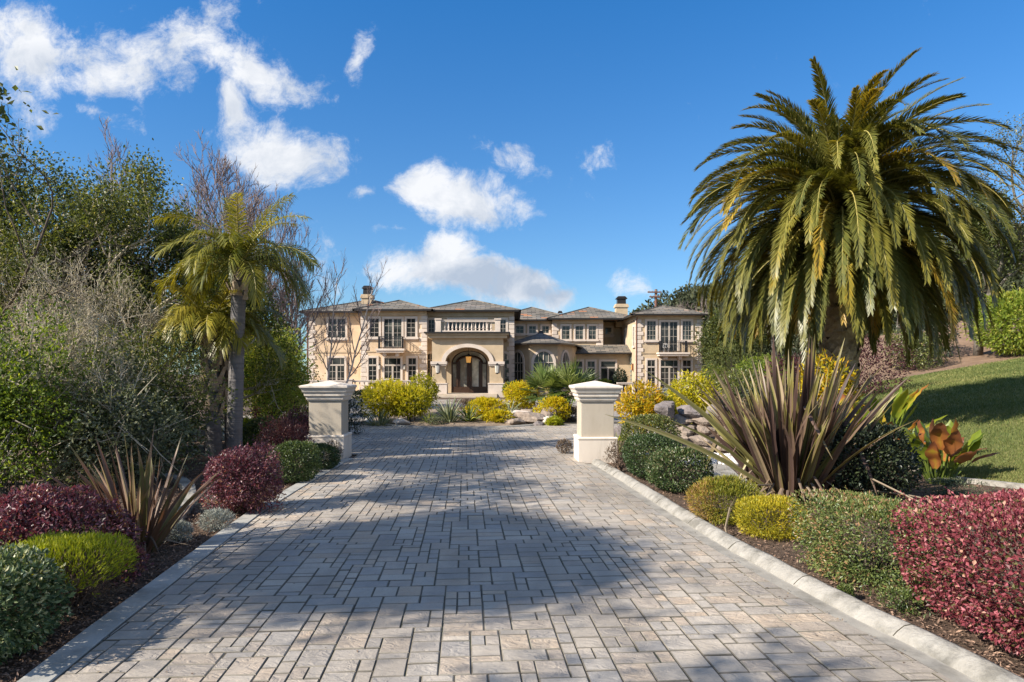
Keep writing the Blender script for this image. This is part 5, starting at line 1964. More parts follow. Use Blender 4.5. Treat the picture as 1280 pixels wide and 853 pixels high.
# broad leaved cannas
def broad_plant(name, label, x, y, leaves, seed, cat='plant'):
    rng = np.random.default_rng(seed)
    z = gz(x, y)
    t = thing(name, label, cat, (x, y, z))
    st = MB()
    for k, (az, tilt, hs, ln, wd, tone, curl) in enumerate(leaves):
        h = np.array([math.cos(az), math.sin(az), 0])
        T0 = h * math.sin(tilt) + Z3 * math.cos(tilt)
        o = np.array([x, y, z]) + h * rng.uniform(.02, .14)
        e = o + T0 * hs
        st.tube([o, (o + e) / 2 + h * .02, e], [.022, .016, .009], 5)
        n = 9
        s = np.linspace(0, 1, n)
        ee = math.pi / 2 - tilt - curl * s ** 1.3
        T = np.cos(ee)[:, None] * h + np.sin(ee)[:, None] * Z3
        P = e + np.concatenate([np.zeros((1, 3)), np.cumsum(T[1:] * ln / (n - 1), 0)])
        sa = az + math.pi / 2 + rng.normal(0, .5)
        sd = np.array([math.cos(sa), math.sin(sa), 0])
        sd = nrm(sd - T * (T @ sd)[:, None])
        ww = np.sin(np.clip(s * .93 + .07, 0, 1) * math.pi) ** .7 * wd / 2 * (1 + rng.normal(0, .10, n))
        b = MB()
        tn = np.clip(tone + .35 * sstep(.55, 1, s) * (tone > .35) + rng.normal(0, .05, n), 0, 1)
        b.blade(P + rng.normal(0, .008, (n, 3)), sd, ww, tn, vee=.35)
        b.build('leaf', L['canna'], t, smooth=True)
    st.build('stalk', L['strap'], t)
    return t


rg = np.random.default_rng(77)
lv = [(rg.uniform(0, TAU), rg.uniform(.08, .6), rg.uniform(.22, .6), rg.uniform(.36, .6), rg.uniform(.18, .28), rg.choice([.05, .12, .2, .25, .32, .5, .7, .78]), rg.uniform(.1, .9)) for _ in range(38)]
lv += [(0.1, .95, .55, .6, .11, .85, .7), (0.25, .8, .5, .6, .10, .8, .9), (2.9, .1, .62, .42, .14, .75, .2), (1.5, .05, .6, .45, .15, .8, .1)]
broad_plant('canna', 'broad leaved canna with torn rusty leaves on the mulch beside the lawn', 6.85, 11.0, lv, 31)
lv = [(rg.uniform(0, TAU), rg.uniform(.1, .7), rg.uniform(.7, 1.25), rg.uniform(.45, .65), rg.uniform(.16, .24), rg.choice([.2, .35, .5, .55, .65]), rg.uniform(.1, .8)) for _ in range(26)]
broad_plant('canna', 'yellowing broad leaved canna between the flax and the lawn', 6.75, 12.6, lv, 32)
strap_plant('strap_plant', 'grey green strappy clump beside the yellowing canna', 'plant', 5.95, 12.0, 40, .95, .05, 'agave', 72, spread=.9)
shrub('golden_shrub', 'tall yellow orange shrub under the right side of the date palm', 'shrub', 6.9, 15.2, .55, .55, 2.0, 'orange', 2600, .17, .055, lump=.2, shell=.8, lift=.3, tone=(.5, .28))
for k, (px, Y, h, wpx, leaf, lab) in enumerate(((1000, 22, 1.9, 90, 'plum', 'dark plum shrub behind the flax, left of the palm trunk'), (1085, 26, 2.2, 90, 'plum', 'dark plum shrub on the bank right of the palm trunk'), (930, 27, 1.7, 70, 'olive', 'olive shrub beside the right wing, behind the flax'), (960, 19, 1.3, 110, 'darkshrub', 'dark low shrub behind the bronze flax'))):
    x = (px - 640) / F * Y
    shrub('background_shrub', lab, 'shrub', x, Y, wpx / 2 / F * Y, wpx / 2 / F * Y, h, leaf, 3000, .11, .05, lump=.15, shell=.7, tone=(.45, .25))

# golden shrubs beyond the right pier
x, y, _ = at(808, 500, 17.2)
shrub('golden_shrub', 'yellow orange shrub with a bare stem just right of the right pier', 'shrub', x - .12, y, .50, .45, 1.55, 'orange', 1500, .14, .04, lump=.22, shell=.75, spread=.9, up=-.1, tone=(.62, .22), lift=.25, nst=12)
shrub('golden_shrub', 'green and yellow shrub leaning right of the orange one', 'shrub', x + .42, y + .4, .38, .4, 1.20, 'goldgreen', 900, .13, .04, lump=.22, shell=.75, spread=.9, up=-.1, tone=(.5, .25), lift=.35)
x, y, _ = at(864, 495, 18.5)
shrub('golden_shrub', 'golden shrub before the ground floor windows of the right wing, left of the flax', 'shrub', x, y, .58, .55, 1.75, 'goldgreen', 2200, .15, .045, lump=.14, shell=.7, spread=.9, up=-.15, tone=(.66, .22), lift=.3)

# ------------------------------------------------------------------ island planting
def isl(px, Y):
    x = (px - 640) / F * Y
    return x, Y, iz(x, Y)


for px, Y, wpx, h, leaf, n, tone, lab in (
        (482, 24.8, 54, 1.45, 'goldgreen', 3200, (.70, .2), 'big golden shrub at the left end of the island'),
        (513, 24.6, 50, 1.20, 'goldgreen', 2600, (.60, .22), 'golden green shrub second from the left on the island'),
        (527, 26.2, 34, 1.50, 'goldgreen', 1600, (.42, .22), 'greener leafy shrub behind the golden ones on the island'),
        (608, 25.0, 46, .70, 'gold', 1900, (.6, .2), 'low golden shrub left of the boulders on the island'),
        (622, 24.3, 36, .34, 'gold', 1000, (.55, .2), 'golden ground hugging plant at the island rim'),
        (652, 28.2, 42, 1.15, 'gold', 1800, (.62, .2), 'golden shrub with a bare stem behind the island boulders'),
        (692, 25.6, 42, .80, 'gold', 1700, (.62, .22), 'golden shrub below the fan palms at the right of the island'),
        (693, 24.0, 18, .30, 'lime', 500, (.5, .2), 'small lime tuft beside the pale island boulder')):
    x, y, z = isl(px, Y)
    shrub('lime_tuft' if leaf == 'lime' else 'golden_shrub', lab, 'shrub', x, y, wpx / 2 / F * Y, wpx / 2 / F * Y * .9, h, leaf, n, .15, .04, lump=.16, shell=.7, spread=.85, up=.1, tone=tone, z0=z, lift=.05 if h < 1 else .2)
for q, (px, Y, n, h, wd, leaf, lab) in enumerate((
        (563, 24.0, 70, .98, .06, 'agave', 'grey green strappy clump at the front centre of the island'),
        (586, 24.2, 55, .80, .05, 'strap', 'green strappy clump right of the grey one on the island'),
        (474, 23.9, 45, .85, .06, 'agave', 'grey green strappy clump below the big golden island shrub'),
        (537, 24.0, 40, .55, .04, 'strap', 'short green strappy clump between golden shrub and grey clump'),
        (638, 27.5, 35, .75, .05, 'agave', 'grey strappy clump behind the island boulders'))):
    x, y, z = isl(px, Y)
    strap_plant('strap_plant', lab, 'plant', x, y, n, h, wd, leaf, 80 + q, z0=z, group='strappy clumps on the island')
for px, Y, w_, h, lab in ((585, 29, 110, .32, 'dry brown ground shrubs in front of the porch steps'), (715, 26.2, 44, .55, 'dry brown grasses at the right end of the island'), (655, 30, 60, .3, 'dry brown ground shrubs behind the island pebbles')):
    x, y, z = isl(px, Y)
    shrub('dry_shrub', lab, 'shrub', x, y, w_ / 2 / F * Y, .8, h, 'drysprig', 2200, .13, .025, lump=.2, shell=.8, stem='drystem', z0=z, nst=20)
x, y, z = isl(545, 23.6)
shrub('silver_tuft', 'tiny grey green cushion at the island rim', 'plant', x, y, .3, .25, .22, 'greygreen', 500, .06, .025, z0=z, tone=(.5, .2))


def fan_palm(label, x, y, z, h, lean, seed, n=30, fl=.75):
    rng = np.random.default_rng(seed)
    t = thing('fan_palm', label, 'palm', (x, y, z), 'fan palms on the island')
    top = np.array([x + lean[0], y + lean[1], z + h])
    tb = MB()
    P = np.array([x, y, z - .1]) + (top - np.array([x, y, z - .1])) * np.linspace(0, 1, 8)[:, None]
    tb.tube(P, [.10, .09, .085, .085, .085, .09, .09, .06], 9)
    tb.build('trunk', M['boots'], t)
    lb, pb = MB(), MB()
    for k in range(n):
        az = k * 2.399 + rng.normal(0, .2)
        el = R(82) - (k / n) * R(115) + rng.normal(0, .12)
        d = np.array([math.cos(az) * math.cos(el), math.sin(az) * math.cos(el), math.sin(el)])
        hub = top + d * rng.uniform(.45, .7) - Z3 * .06
        pb.tube([top, (top + hub) / 2 + Z3 * .03, hub], [.014, .01, .008], 4)
        sd = nrm(np.cross(d, Z3 + rng.normal(0, .2, 3)))
        up = np.cross(sd, d)
        m_ = 20
        a = np.linspace(-2.1, 2.1, m_)
        D = np.cos(a)[:, None] * d + np.sin(a)[:, None] * sd + up * (.18 + .1 * rng.normal(size=(m_, 1)) * .5)
        D[:, 2] -= .12
        ll = fl * (.78 + .22 * np.cos(a)) * rng.uniform(.9, 1.08, m_)
        lb.leaves(np.tile(hub, (m_, 1)), D, np.tile(up, (m_, 1)), ll, .085, np.clip(rng.normal(.45 + .25 * (el > .4), .18) + rng.normal(0, .08, m_), 0, 1), fold=.03)
    lb.build('crown', L['fan'], t)
    pb.build('leaf_stalks', M['rachis'], t)


x, y, z = isl(686, 27.5)
fan_palm('fan palm on the island, left of the pair', x - .05, y, z, 1.05, (.0, 0), 51, 24, .72)
x, y, z = isl(703, 26.8)
fan_palm('fan palm on the island with a leaning trunk, right of the pair', x, y, z, 1.15, (.38, .1), 52, 26, .80)

# ------------------------------------------------------------------ left bed
shrub('variegated_shrub', 'cream and green leaved shrub at the bottom left corner', 'shrub', -3.55, 4.42, .48, .50, .62, 'variegated', 12000, .045, .021, p=3, lump=.1, shell=.45, tone=(.48, .26), f=4, nst=20,
      tfun=lambda P, t, g: t + .22 * sstep(.0, .3, P[:, 2]))
shrub('heath_bush', 'flat topped lime yellow heath with a bare brown base', 'shrub', -3.52, 5.32, .45, .42, .53, 'lime', 15000, .05, .008, p=3.6, lump=.05, shell=.35, spread=.4, up=.9, tone=(.55, .22), f=5, nst=110, stem='drystem', lift=.0, zmin=.0,
      )
t = bpy.data.objects['heath_bush.002']
b = MB()
rg = np.random.default_rng(61)
foliage(b, rg, (-3.52, 5.32, .24), .40, .37, .25, 5200, .06, .007, p=3.2, lump=.06, shell=.6, spread=.6, up=.8, tone=(.35, .2))
b.build('dry_base', L['drysprig'], t)
shrub('purple_shrub', 'wide purple leaved shrub behind the lime heath at the left edge', 'shrub', -4.30, 6.15, .85, .52, .72, 'purple', 16000, .040, .022, p=2.6, lump=.12, shell=.5, spread=.9, tone=(.50, .24), f=3.5, nst=30)
shrub('purple_shrub', 'small purple brown tuft between the purple shrub and the red flax', 'shrub', -3.48, 6.05, .20, .2, .30, 'purple', 1300, .035, .018, lump=.2, shell=.7, tone=(.6, .25))
lf = flax('flax', 'red bronze flax fountain beside the purple shrub on the left', 'flax', -3.84, 7.05, 72, .85, 1.42, .062, .82, 'flaxred', seed=15, tone=(.5, .27), curl=.30, base_r=.13, limp=.06)
dead_base(lf, 89, 22, .2, .42)
shrub('purple_shrub', 'tall purple leaved shrub beside the left concrete band', 'shrub', -3.56, 9.05, .42, .42, .84, 'purple', 13000, .036, .020, p=2.7, lump=.15, shell=.5, spread=.9, tone=(.50, .24), f=4, nst=30,
      tfun=lambda P, t, g: t + .25 * (P[:, 2] < -.15) * (g.random(len(t)) < .5))
dome('clipped round green shrub beyond the tall purple one by the concrete band', 366, 606, 553, 64, 11.6, 'boxgreen', 9500, .034, .021, tone=(.42, .2), p=2.6, lump=.06, group='green shrubs by the left pier', shoots=35)
dome('low dark green clipped shrub nearest the left pier', 401, 590, 557, 44, 13.1, 'dome', 6000, .036, .02, tone=(.5, .2), p=2.6, lump=.05, group='green shrubs by the left pier', shoots=35)
shrub('purple_shrub', 'feathery pink and purple shrub behind the green ones at the left pier', 'shrub', -4.6, 13.7, .50, .45, .82, 'plum', 5200, .05, .02, lump=.25, shell=.7, spread=.6, up=.5, tone=(.72, .25))
shrub('dry_shrub', 'small dry pinkish twiggy plant at the foot of the left pier', 'shrub', -3.72, 14.2, .15, .15, .42, 'drysprig', 500, .045, .012, lump=.25, shell=.9, stem='drystem', nst=16)
for px, py, r, h, lab in ((262, 655, .17, .21, 'pale silver tuft on the dark mulch before the tall purple shrub'), (259, 632, .22, .26, 'dull silver tuft on the mulch behind the tall purple shrub'), (214, 668, .14, .17, 'silver tuft between the red flax and the curved strip')):
    x, y, _ = gp(px, py + 12)
    shrub('silver_tuft', lab, 'plant', x, y + r, r, r, h, 'silver', 1500, .05, .007, lump=.15, shell=.7, spread=.5, up=.5, tone=(.5, .25) if h != .26 else (.25, .2))
# small stone by the green shrubs
x, y, _ = gp(396, 592)
o = rock('boulder', 'small brown stone in the bed under the dark green clipped shrub', x - .02, y, .05, (.3, .2, .14), 91, M['rock'])
shift_origin(o, (x - .02, y, 0))
# further bed beyond, left of the pier
for nm, px, Y, wpx, h, leaf, n, ll, p, lab in (
        ('purple_shrub', 376, 16.4, 34, 1.02, 'purple', 3000, .05, 2.4, 'dark purple shrub touching the left side of the left pier'),
        ('clipped_shrub', 330, 16.5, 60, .72, 'boxgreen', 4500, .05, 2.6, 'green mounded shrub left of the feathery pink one'),
        ('heath_bush', 309, 17.0, 30, .68, 'lime', 2600, .05, 2.4, 'small lime yellow mound beside the palm trunks'),
        ('clipped_shrub', 372, 19, 46, .62, 'boxgreen', 3000, .06, 2.6, 'low green hedge along the curved path'),
        ('clipped_shrub', 356, 24.0, 30, .98, 'yellowgreen', 3000, .06, 4, 'small square clipped yellow green shrub beyond the path'),
        ('purple_shrub', 333, 23.5, 30, .92, 'plum', 2400, .07, 2.6, 'dark plum ball shrub under the bright green tree'),
        ('clipped_shrub', 303, 19.8, 26, .52, 'boxgreen', 1800, .06, 2.4, 'small green mound at the foot of the grey palm trunk'),
        ('background_shrub', 388, 30, 40, 1.1, 'olive', 2000, .10, 2.2, 'olive shrub behind the left pier, before the house')):
    x = (px - 640) / F * Y
    r = wpx / 2 / F * Y
    shrub(nm, lab, 'shrub', x, Y, r, r, h, leaf, n, ll, ll * .55, p=p, lump=.08, shell=.5, tone=(.5, .24))

# ------------------------------------------------------------------ palms
def palm(name, label, x, y, trunk, fr, seed, leafm_, cat='palm tree', tmat='palmgrey', boots=None, z0=None):
    z = gz(x, y) if z0 is None else z0
    rng = np.random.default_rng(seed)
    t = thing(name, label, cat, (x, y, z))
    h, r0, r1, lean = trunk
    n = 26
    s = np.linspace(0, 1, n)
    P = np.stack([x + lean[0] * s, y + lean[1] * s, z - .15 + (h + .15) * s], -1)
    b = MB()
    rr = r0 + (r1 - r0) * s + .02 * np.sin(s * 70) * 0 + r0 * .25 * np.exp(-s * 14)
    b.tube(P, rr, 14)
    b.build('trunk', M[tmat], t, smooth=True)
    if boots:
        z0_, z1_, nb, bl = boots
        b = MB()
        for k in range(nb):
            q = k / nb
            az = k * 2.39996 + rng.normal(0, .1)
            d = np.array([math.cos(az), math.sin(az), 0])
            zz = z0_ + (z1_ - z0_) * q
            rc = np.interp(zz / h, s, rr)
            c = np.array([x + lean[0] * zz / h, y + lean[1] * zz / h, z + zz]) + d * rc * .92
            sd = np.array([-d[1], d[0], 0])
            u = nrm(Z3 + d * rng.uniform(.1, .5))
            wb = rc * rng.uniform(.7, .95)
            V = np.array([c - sd * wb - d * .02, c + sd * wb - d * .02, c + sd * wb * .35 + u * bl, c - sd * wb * .35 + u * bl, c + d * .07, c + d * .04 + u * bl])
            b.add(V, [[0, 4, 5, 3], [4, 1, 2, 5]], rng.random())
        b.build('leaf_bases', M['boots'], t)
    lb, rb = MB(), MB()
    fr(lb, rb, rng, np.array([x + lean[0], y + lean[1], z + h]))
    rb.build('leaf_stalks', M['rachis'], t)
    lb.build('crown', L[leafm_], t)
    return t


def date_crown(lb, rb, rng, o):
    n = 330
    for k in range(n):
        q = (k + .5) / n
        az = k * 2.39996 + rng.normal(0, .15)
        e0 = np.interp(q, [0, .09, .26, .55, 1], [R(84), R(64), R(40), R(14), R(-24)]) + rng.normal(0, .08)
        Ln = np.interp(q, [0, .15, .4, 1], [3.35, 3.95, 4.2, 3.9]) * rng.uniform(.92, 1.07)
        fin_ = np.interp(q, [0, .12, .3, .5, 1], [R(22), R(-42), R(-66), R(-80), R(-88)]) + rng.normal(0, .14)
        bend = e0 - max(fin_, R(-91))
        start = o + np.array([math.cos(az), math.sin(az), 0]) * .2 + Z3 * (.35 - .9 * q)
        tone = .27 + .26 * rng.random() + (.26 if rng.random() < .12 else 0) + .06 * max(0, q - .7)
        frond(lb, rb, rng, start, az, e0, Ln, bend, 150, .43, .027, vee=.36, droop=.12, tone=tone, tip_tone=.20, pw=np.interp(q, [0, .3, 1], [1.5, 1.3, 1.1]), a0=.92, a1=.36, bare=.06, rr=.034)
    for k in range(18):      # dry hanging leaves at the bottom
        az = rng.uniform(0, TAU)
        frond(lb, rb, rng, o + np.array([math.cos(az), math.sin(az), -.9]) * .3, az, R(-20), rng.uniform(2.9, 3.5), R(66), 60, .36, .026, vee=.3, droop=.3, tone=.86, tip_tone=.08, pw=.8, rr=.03)


PX_, PY_ = 8.25, 17.2
palm('date_palm', 'huge date palm with a dense arching crown at the edge of the lawn', PX_, PY_, (5.65, .36, .46, (0, 0)), date_crown, 42, 'date', tmat='palmbrown', boots=(1.2, 5.9, 165, .30))


def queen_crown(n, L0, yel, el0=86, rot=0.0):
    def f(lb, rb, rng, o):
        for k in range(n):
            q = (k + .5) / n
            az = k * 2.39996 + rng.normal(0, .25) + rot
            e0 = R(np.interp(q, [0, .3, .7, 1], [el0, 72, 55, 30])) + rng.normal(0, .10)
            fin_ = R(np.interp(q, [0, .2, .5, 1], [45, -35, -72, -84])) + rng.normal(0, .18)
            tone = yel + .32 * rng.random()
            frond(lb, rb, rng, o, az, e0, L0 * rng.uniform(.85, 1.12) * (1.12 if q < .2 else 1), e0 - max(fin_, R(-90)), 62, .50, .021, vee=.15 + rng.uniform(0, .5), droop=.62, tone=tone, tip_tone=.2, pw=1.25, a0=1.25, a1=.6, bare=.16, rr=.024)
    return f


palm('queen_palm', 'feather palm with a smooth ringed grey trunk left of the drive', -6.08, 14.9, (3.95, .165, .15, (.12, 0)), queen_crown(32, 1.95, .42), 43, 'queen', boots=(3.45, 3.95, 12, .3))
palm('queen_palm', 'feather palm with shaggy old leaf bases left of the smooth trunk', -6.72, 15.4, (2.75, .17, .16, (-.06, 0)), queen_crown(18, 1.6, .55, 80, 1.0), 44, 'queen', boots=(.9, 2.75, 34, .42))
palm('queen_palm', 'thin feather palm squeezed between the shaggy and the smooth trunk', -6.42, 15.6, (2.65, .13, .12, (-.10, .1)), queen_crown(12, 1.45, .48, 75, 2.0), 45, 'queen', boots=(1.0, 2.65, 30, .40))

# ------------------------------------------------------------------ trees on the left
tree('oak_tree', 'evergreen oak with grey lichened limbs at the far left', 'tree', -12.3, 17.2, 7.9, .17, 'oak', 38000, .085, .048, levels=3, nchild=(8, 6, 5), spread=.20, lean=(.1, -.05), twig='lichen', leafz=(2.8, 99), seed=201, length=4.6, ang=(.6, 1.25), ratio=.68, tone=(.48, .22))
tree('oak_tree', 'evergreen oak with a spiky top, between the two other oaks on the left', 'tree', -10.6, 17.0, 7.2, .14, 'oak', 36000, .085, .048, levels=3, nchild=(8, 6, 5), spread=.22, twig='lichen', leafz=(2.6, 99), seed=204, length=4.6, ang=(.6, 1.25), ratio=.68, tone=(.48, .22))
tree('oak_tree', 'third evergreen oak from the left, behind the brush', 'tree', -9.8, 18.6, 6.3, .14, 'oak', 30000, .085, .048, levels=3, nchild=(8, 6, 5), spread=.20, twig='lichen', leafz=(2.3, 99), seed=202, length=4.0, ang=(.6, 1.2), ratio=.66, tone=(.45, .22))
tree('oak_tree', 'yellow green leafed tree just left of the feather palms', 'tree', -7.9, 17.6, 4.9, .09, 'yellowgreen', 15000, .07, .035, levels=3, nchild=(7, 5, 4), spread=.2, twig='lichen', seed=203, length=3.2, tone=(.4, .22), leafz=(1.6, 99))
for k, (x, y, h, nl, lab) in enumerate(((-8.5, 14.8, 4.7, 5200, 'twiggy lichen grey brush in the middle of the left thicket'), (-8.3, 15.9, 3.9, 4500, 'twiggy lichen grey brush beside the feather palms'),
        (-9.9, 14.9, 5.2, 6000, 'tall twiggy lichen grey brush under the spiky oak'), (-11.0, 15.0, 4.9, 3000, 'twiggy grey brush at the far left under the oak'), (-7.6, 11.0, 3.1, 5000, 'twiggy grey brush rising behind the purple shrub'), (-7.0, 12.0, 2.2, 4200, 'twiggy grey brush rising behind the red flax'), (-9.4, 12.6, 3.6, 5000, 'twiggy grey brush at the left edge of the thicket'), (-7.6, 12.9, 2.5, 4000, 'twiggy grey brush deep in the thicket'))):
    tree('brush_tree', lab, 'tree', x, y, h, .05, 'lichen' if k % 2 == 0 else 'greygreen', nl * (1 if k % 2 == 0 else 2), .07, .022 if k % 2 == 0 else .032, levels=3, nchild=(10, 8, 6), ang=(.5, 1.2), ratio=.62, stems_n=3, spread=.12, twig='lichen', bark='lichen', seed=210 + k, length=h * .6, wander=.24, tone=(.5, .25), start=.12)
for k, (x, y, r, h, leaf, n, tone, lab) in enumerate((
        (-7.9, 10.6, 1.4, 2.7, 'bright', 16000, (.30, .22), 'leafy green thicket shrub at the left edge behind the purple shrub'),
        (-6.5, 11.2, 1.0, 1.7, 'greygreen', 9000, (.42, .24), 'grey green thicket shrub behind the red flax'),
        (-7.2, 13.0, 1.2, 2.75, 'oak', 12000, (.5, .22), 'dark green thicket shrub behind the grey green ones'),
        (-7.2, 13.9, .75, 1.75, 'darkshrub', 6000, (.6, .25), 'very dark shrub left of the shaggy palm trunk'),
        (-5.2, 20.5, .7, 1.0, 'darkshrub', 3000, (.5, .25), 'dark low shrub beyond the palm trunks'),
        (-8.6, 20.5, 1.6, 3.2, 'bright', 9000, (.42, .22), 'green shrub filling the gap behind the feather palm trunks'),
        (-14.5, 19.0, 2.2, 5.6, 'oak', 12000, (.5, .22), 'tall dark evergreen mass behind the far left oak'),
        (-12.2, 20.5, 1.7, 3.7, 'yellowgreen', 12000, (.3, .2), 'tall olive evergreen mass behind the second oak'),
        (-15.5, 24.0, 2.4, 4.2, 'oak', 10000, (.5, .22), 'tall dark evergreen mass below the bare poplars'))):
    shrub('thicket_shrub', lab, 'shrub', x, y, r, r * .9, h, leaf, n, .075 if h < 4 else .13, .036 if h < 4 else .065, p=2.1, lump=.26, shell=.9, spread=1.1, tone=tone, f=3.2, nst=26, stem='bark')
    # pale bare twigs through the thicket
    if k < 3:
        rg = np.random.default_rng(900 + k)
        b = MB()
        for _ in range(60):
            d = nrm(rg.normal(size=(1, 3)) + [0, -.4, .3])[0]
            c = np.array([x, y, h * .5]) + d * np.array([r, r * .9, h * .5]) * .65
            e = c + nrm((d + rg.normal(size=3) * .8)[None])[0] * rg.uniform(.4, .9)
            m_ = (c + e) / 2 + rg.normal(size=3) * .08
            b.tube([c, m_, e], [.010, .007, .003], 4)
        nm = [o for o in bpy.data.objects if o.get('label') == lab][0]
        b.build('bare_twigs', M['lichen'], nm)
tree('bright_tree', 'bright green leafy small tree left of the house', 'tree', -8.2, 23.0, 3.7, .07, 'bright', 19000, .11, .06, levels=3, nchild=(7, 5, 4), stems_n=5, spread=.34, bark='stem', seed=220, length=2.2, ang=(.4, 1.0), tone=(.82, .2), start=.2)
tree('bright_tree', 'bright green leafy tree near the left corner of the house', 'tree', -10.2, 28.0, 3.6, .07, 'bright', 11000, .12, .065, levels=3, nchild=(7, 5, 4), stems_n=4, spread=.26, bark='stem', seed=221, length=2.5, ang=(.4, 1.0), tone=(.45, .24), start=.2)
for lab, x, y, r, h, lf in (('grey green shrub left of the purple shrub, at the edge of the thicket', -7.6, 7.4, 1.0, 1.5, 'greygreen'), ('dark green shrub left of the lime heath, at the edge of the thicket', -6.9, 4.9, .9, 1.2, 'oak'), ('olive shrub beyond the lower left corner', -8.6, 3.0, 1.2, 1.5, 'olive')):
    shrub('thicket_shrub', lab, 'shrub', x, y, r, r, h, lf, 6000, .07, .032, p=2.1, lump=.25, shell=.9, spread=1.1, tone=(.45, .24), nst=20, stem='bark')
# bare trees
for nm, x, y, h, sd, ln in (('tall bare reddish tree behind the feather palm', -12.0, 30, 12.2, 230, 7.5), ('bare reddish tree right of the feather palm crown', -10.8, 32, 11.0, 231, 6.5), ('bare reddish tree behind the left side of the feather palm', -13.4, 33, 12.4, 235, 7),
                            ('bare reddish tree low beside the left wing', -11.6, 36, 8.8, 236, 5), ('bare poplar showing above the oaks at the left', -17.6, 31, 13.0, 232, 7.5), ('second bare poplar between the oaks and the feather palm', -16.2, 33, 11.9, 233, 7)):
    tree('bare_tree', nm, 'tree', x, y, h, .10, 'lichen', 0, .05, .02, levels=4, nchild=(12, 8, 6, 4), ang=(.3, .8), ratio=.56, bark='twig', seed=sd, length=ln, wander=.12, upb=.10, start=.2, sides=(6, 4, 3, 3, 3), rmin=.012)
tree('bare_tree', 'bare crooked tree at the left edge of the picture', 'tree', -11.4, 14.2, 7.3, .045, 'lichen', 120, .05, .02, levels=3, nchild=(6, 5, 4), ang=(.4, .9), ratio=.5, bark='stem', seed=234, length=5.5, wander=.2, upb=.05, start=.5)
tree('birch_tree', 'slender pale birch with bare twigs before the left wing, nearer the corner', 'tree', -9.7, 35.5, 8.6, .055, 'lichen', 0, .05, .02, levels=3, nchild=(13, 7, 5), ang=(.3, .7), ratio=.34, bark='birch', twig='twig', seed=240, length=8, wander=.07, upb=.12, start=.2, lean=(.02, 0))
tree('birch_tree', 'slender pale birch leaning right before the left wing windows', 'tree', -9.3, 36.5, 8.4, .06, 'lichen', 0, .05, .02, levels=3, nchild=(13, 7, 5), ang=(.3, .75), ratio=.36, bark='birch', twig='twig', seed=241, length=8, wander=.07, upb=.10, start=.2, lean=(.20, 0))

# ------------------------------------------------------------------ right background
tree('oak_tree', 'dark evergreen on the bank at the right edge behind the date palm', 'tree', 25.6, 37.5, 8.6, .25, 'oak', 14000, .15, .08, levels=3, nchild=(8, 6, 5), spread=.4, seed=250, length=5, tone=(.4, .22))
tree('bare_tree', 'leafless grey tree on the bank at the right edge', 'tree', 27.2, 36.5, 10.6, .22, 'lichen', 2500, .10, .04, levels=4, nchild=(9, 7, 5, 4), ang=(.4, .9), ratio=.52, bark='bark', twig='twig', seed=251, length=6, wander=.16)
tree('oak_tree', 'tall thin crowned tree at the top right corner', 'tree', 30.5, 39.5, 13.0, .28, 'greygreen', 9000, .14, .07, levels=3, nchild=(8, 6, 5), spread=.3, bark='bark', seed=252, length=8, tone=(.35, .22), start=.45)
shrub('bright_shrub', 'bright green shrub at the right edge on the bank above the lawn', 'shrub', 26.2, 35.4, 2.1, 1.8, 3.3, 'bright', 9000, .20, .08, p=2.3, lump=.14, shell=.7, tone=(.62, .2), nst=24)
for k, (x, y, r, h, leaf, lab) in enumerate(((21.5, 36.5, 1.3, 1.9, 'olive', 'olive shrub on the dry bank'), (23.3, 38.5, 1.5, 2.6, 'darkshrub', 'dark shrub on the dry bank'), (15.8, 38, 1.4, 2.0, 'darkshrub', 'dark shrub at the foot of the bank behind the palm'), (13.2, 36, 1.5, 2.2, 'bright', 'green shrub beside the right wing, behind the palm'), (15.0, 46, 1.8, 3.4, 'oak', 'dark leafy shrub at the right corner of the house'))):
    shrub('bank_shrub', lab + ' at the right', 'shrub', x, y, r, r, h, leaf, 3500, .14, .06, lump=.14, shell=.7, tone=(.45, .22))
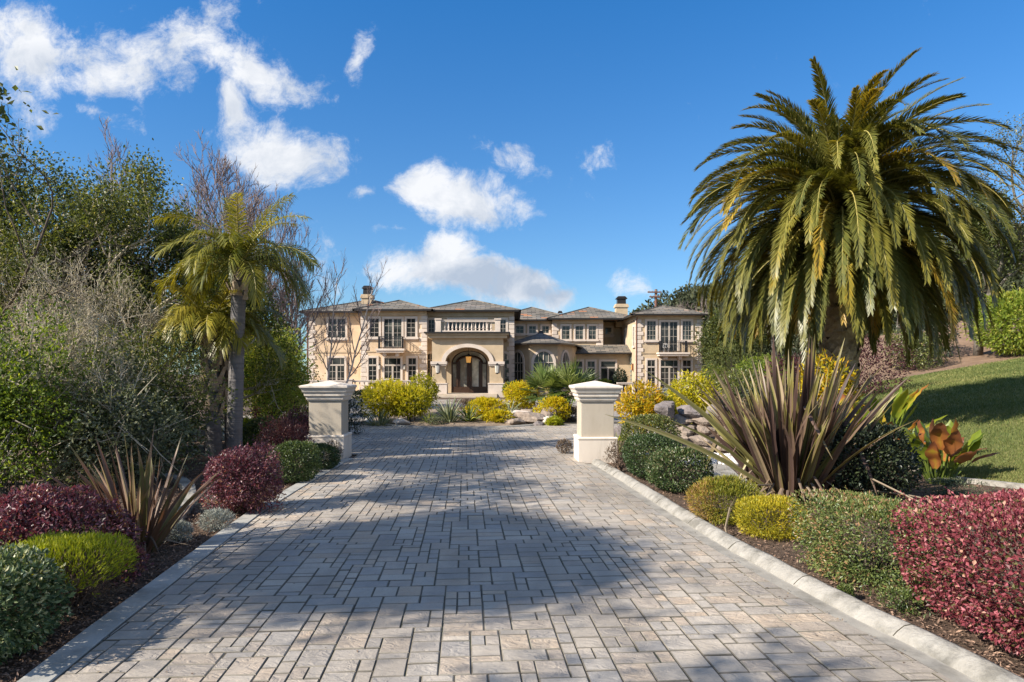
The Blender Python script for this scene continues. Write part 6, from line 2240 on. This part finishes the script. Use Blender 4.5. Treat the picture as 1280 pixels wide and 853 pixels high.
for k, (x, y, h, lab) in enumerate(((23.5, 74, 9.5, 'evergreen tree behind the right corner of the house'), (27, 70, 12.5, 'evergreen tree on the slope behind the date palm'), (34, 60, 13, 'evergreen tree high on the slope at the right'), (19.0, 60, 6.5, 'round evergreen beside the right wing'))):
    tree('oak_tree', lab, 'tree', x, y, h, .25, 'oak', 12000, .24, .12, levels=3, nchild=(8, 6, 4), spread=.55, seed=260 + k, length=h * .6, tone=(.42, .22))
# wood on the hill: reads as one mass
rg = np.random.default_rng(55)
b = MB()
for k in range(330):
    y = rg.uniform(98, 138)
    x = rg.uniform(12, 120)
    z = float(hill_z(np.array(x), np.array(y)))
    r = rg.uniform(1.8, 3.6)
    if x < 24 and rg.random() < .4:
        r *= .6
    foliage(b, rg, (x, y, z + r * .6), r, r, r * .9, 420, .75, .42, lump=.12, shell=.5, spread=1.0, tone=(rg.uniform(.25, .6), .18))
tag(b.build('far_wood', L['hill']), 'far oak wood covering the hill behind the house', None, None, 'stuff')
for k, (px, Y) in enumerate(((842, 112), (858, 112), (872, 113))):
    x = (px - 640) / F * Y
    tree('bare_tree', ['bare grey tree on the hill crest nearest the utility pole', 'bare grey tree on the hill crest, middle of three', 'bare grey tree on the hill crest nearest the date palm'][k], 'tree', x, Y, 8.5, .2, 'lichen', 0, .05, .02, levels=3, nchild=(8, 6, 5), ang=(.4, .9), bark='twig', seed=270 + k, z0=float(hill_z(np.array(x), np.array(float(Y)))) - .3, length=5)

# dark planting against the house
for k, (px, Y, wpx, h, leaf, lab) in enumerate(((775, 60.5, 14, 2.2, 'darkshrub', 'dark shrub in the corner of the right wing below the lattice'), (755, 61, 26, 1.2, 'bright', 'green shrub before the lean to windows'), (640, 52, 22, 1.1, 'strap', 'green shrub right of the porch'), (893, 58, 30, 2.6, 'bright', 'green shrub at the right corner of the right wing'),
                                              (835, 57, 60, .5, 'silver', 'low pale flowering plants before the right wing'), (455, 50, 40, .5, 'darkshrub', 'low dark planting at the foot of the terrace'))):
    x = (px - 640) / F * Y
    shrub('house_shrub', lab, 'shrub', x, Y, wpx / 2 / F * Y, .8, h, leaf, 1600, .17, .08, lump=.12, shell=.6, z0=0)

# ------------------------------------------------------------------ tall trees left of the drive, whose shade falls across the pavers
for k, (x, y, h, n, sd, nm, lc) in enumerate(SHADE):
    shade_tree('oak_tree', 'evergreen oak left of the drive shading the ' + nm, x, y, h, n, sd, lc)
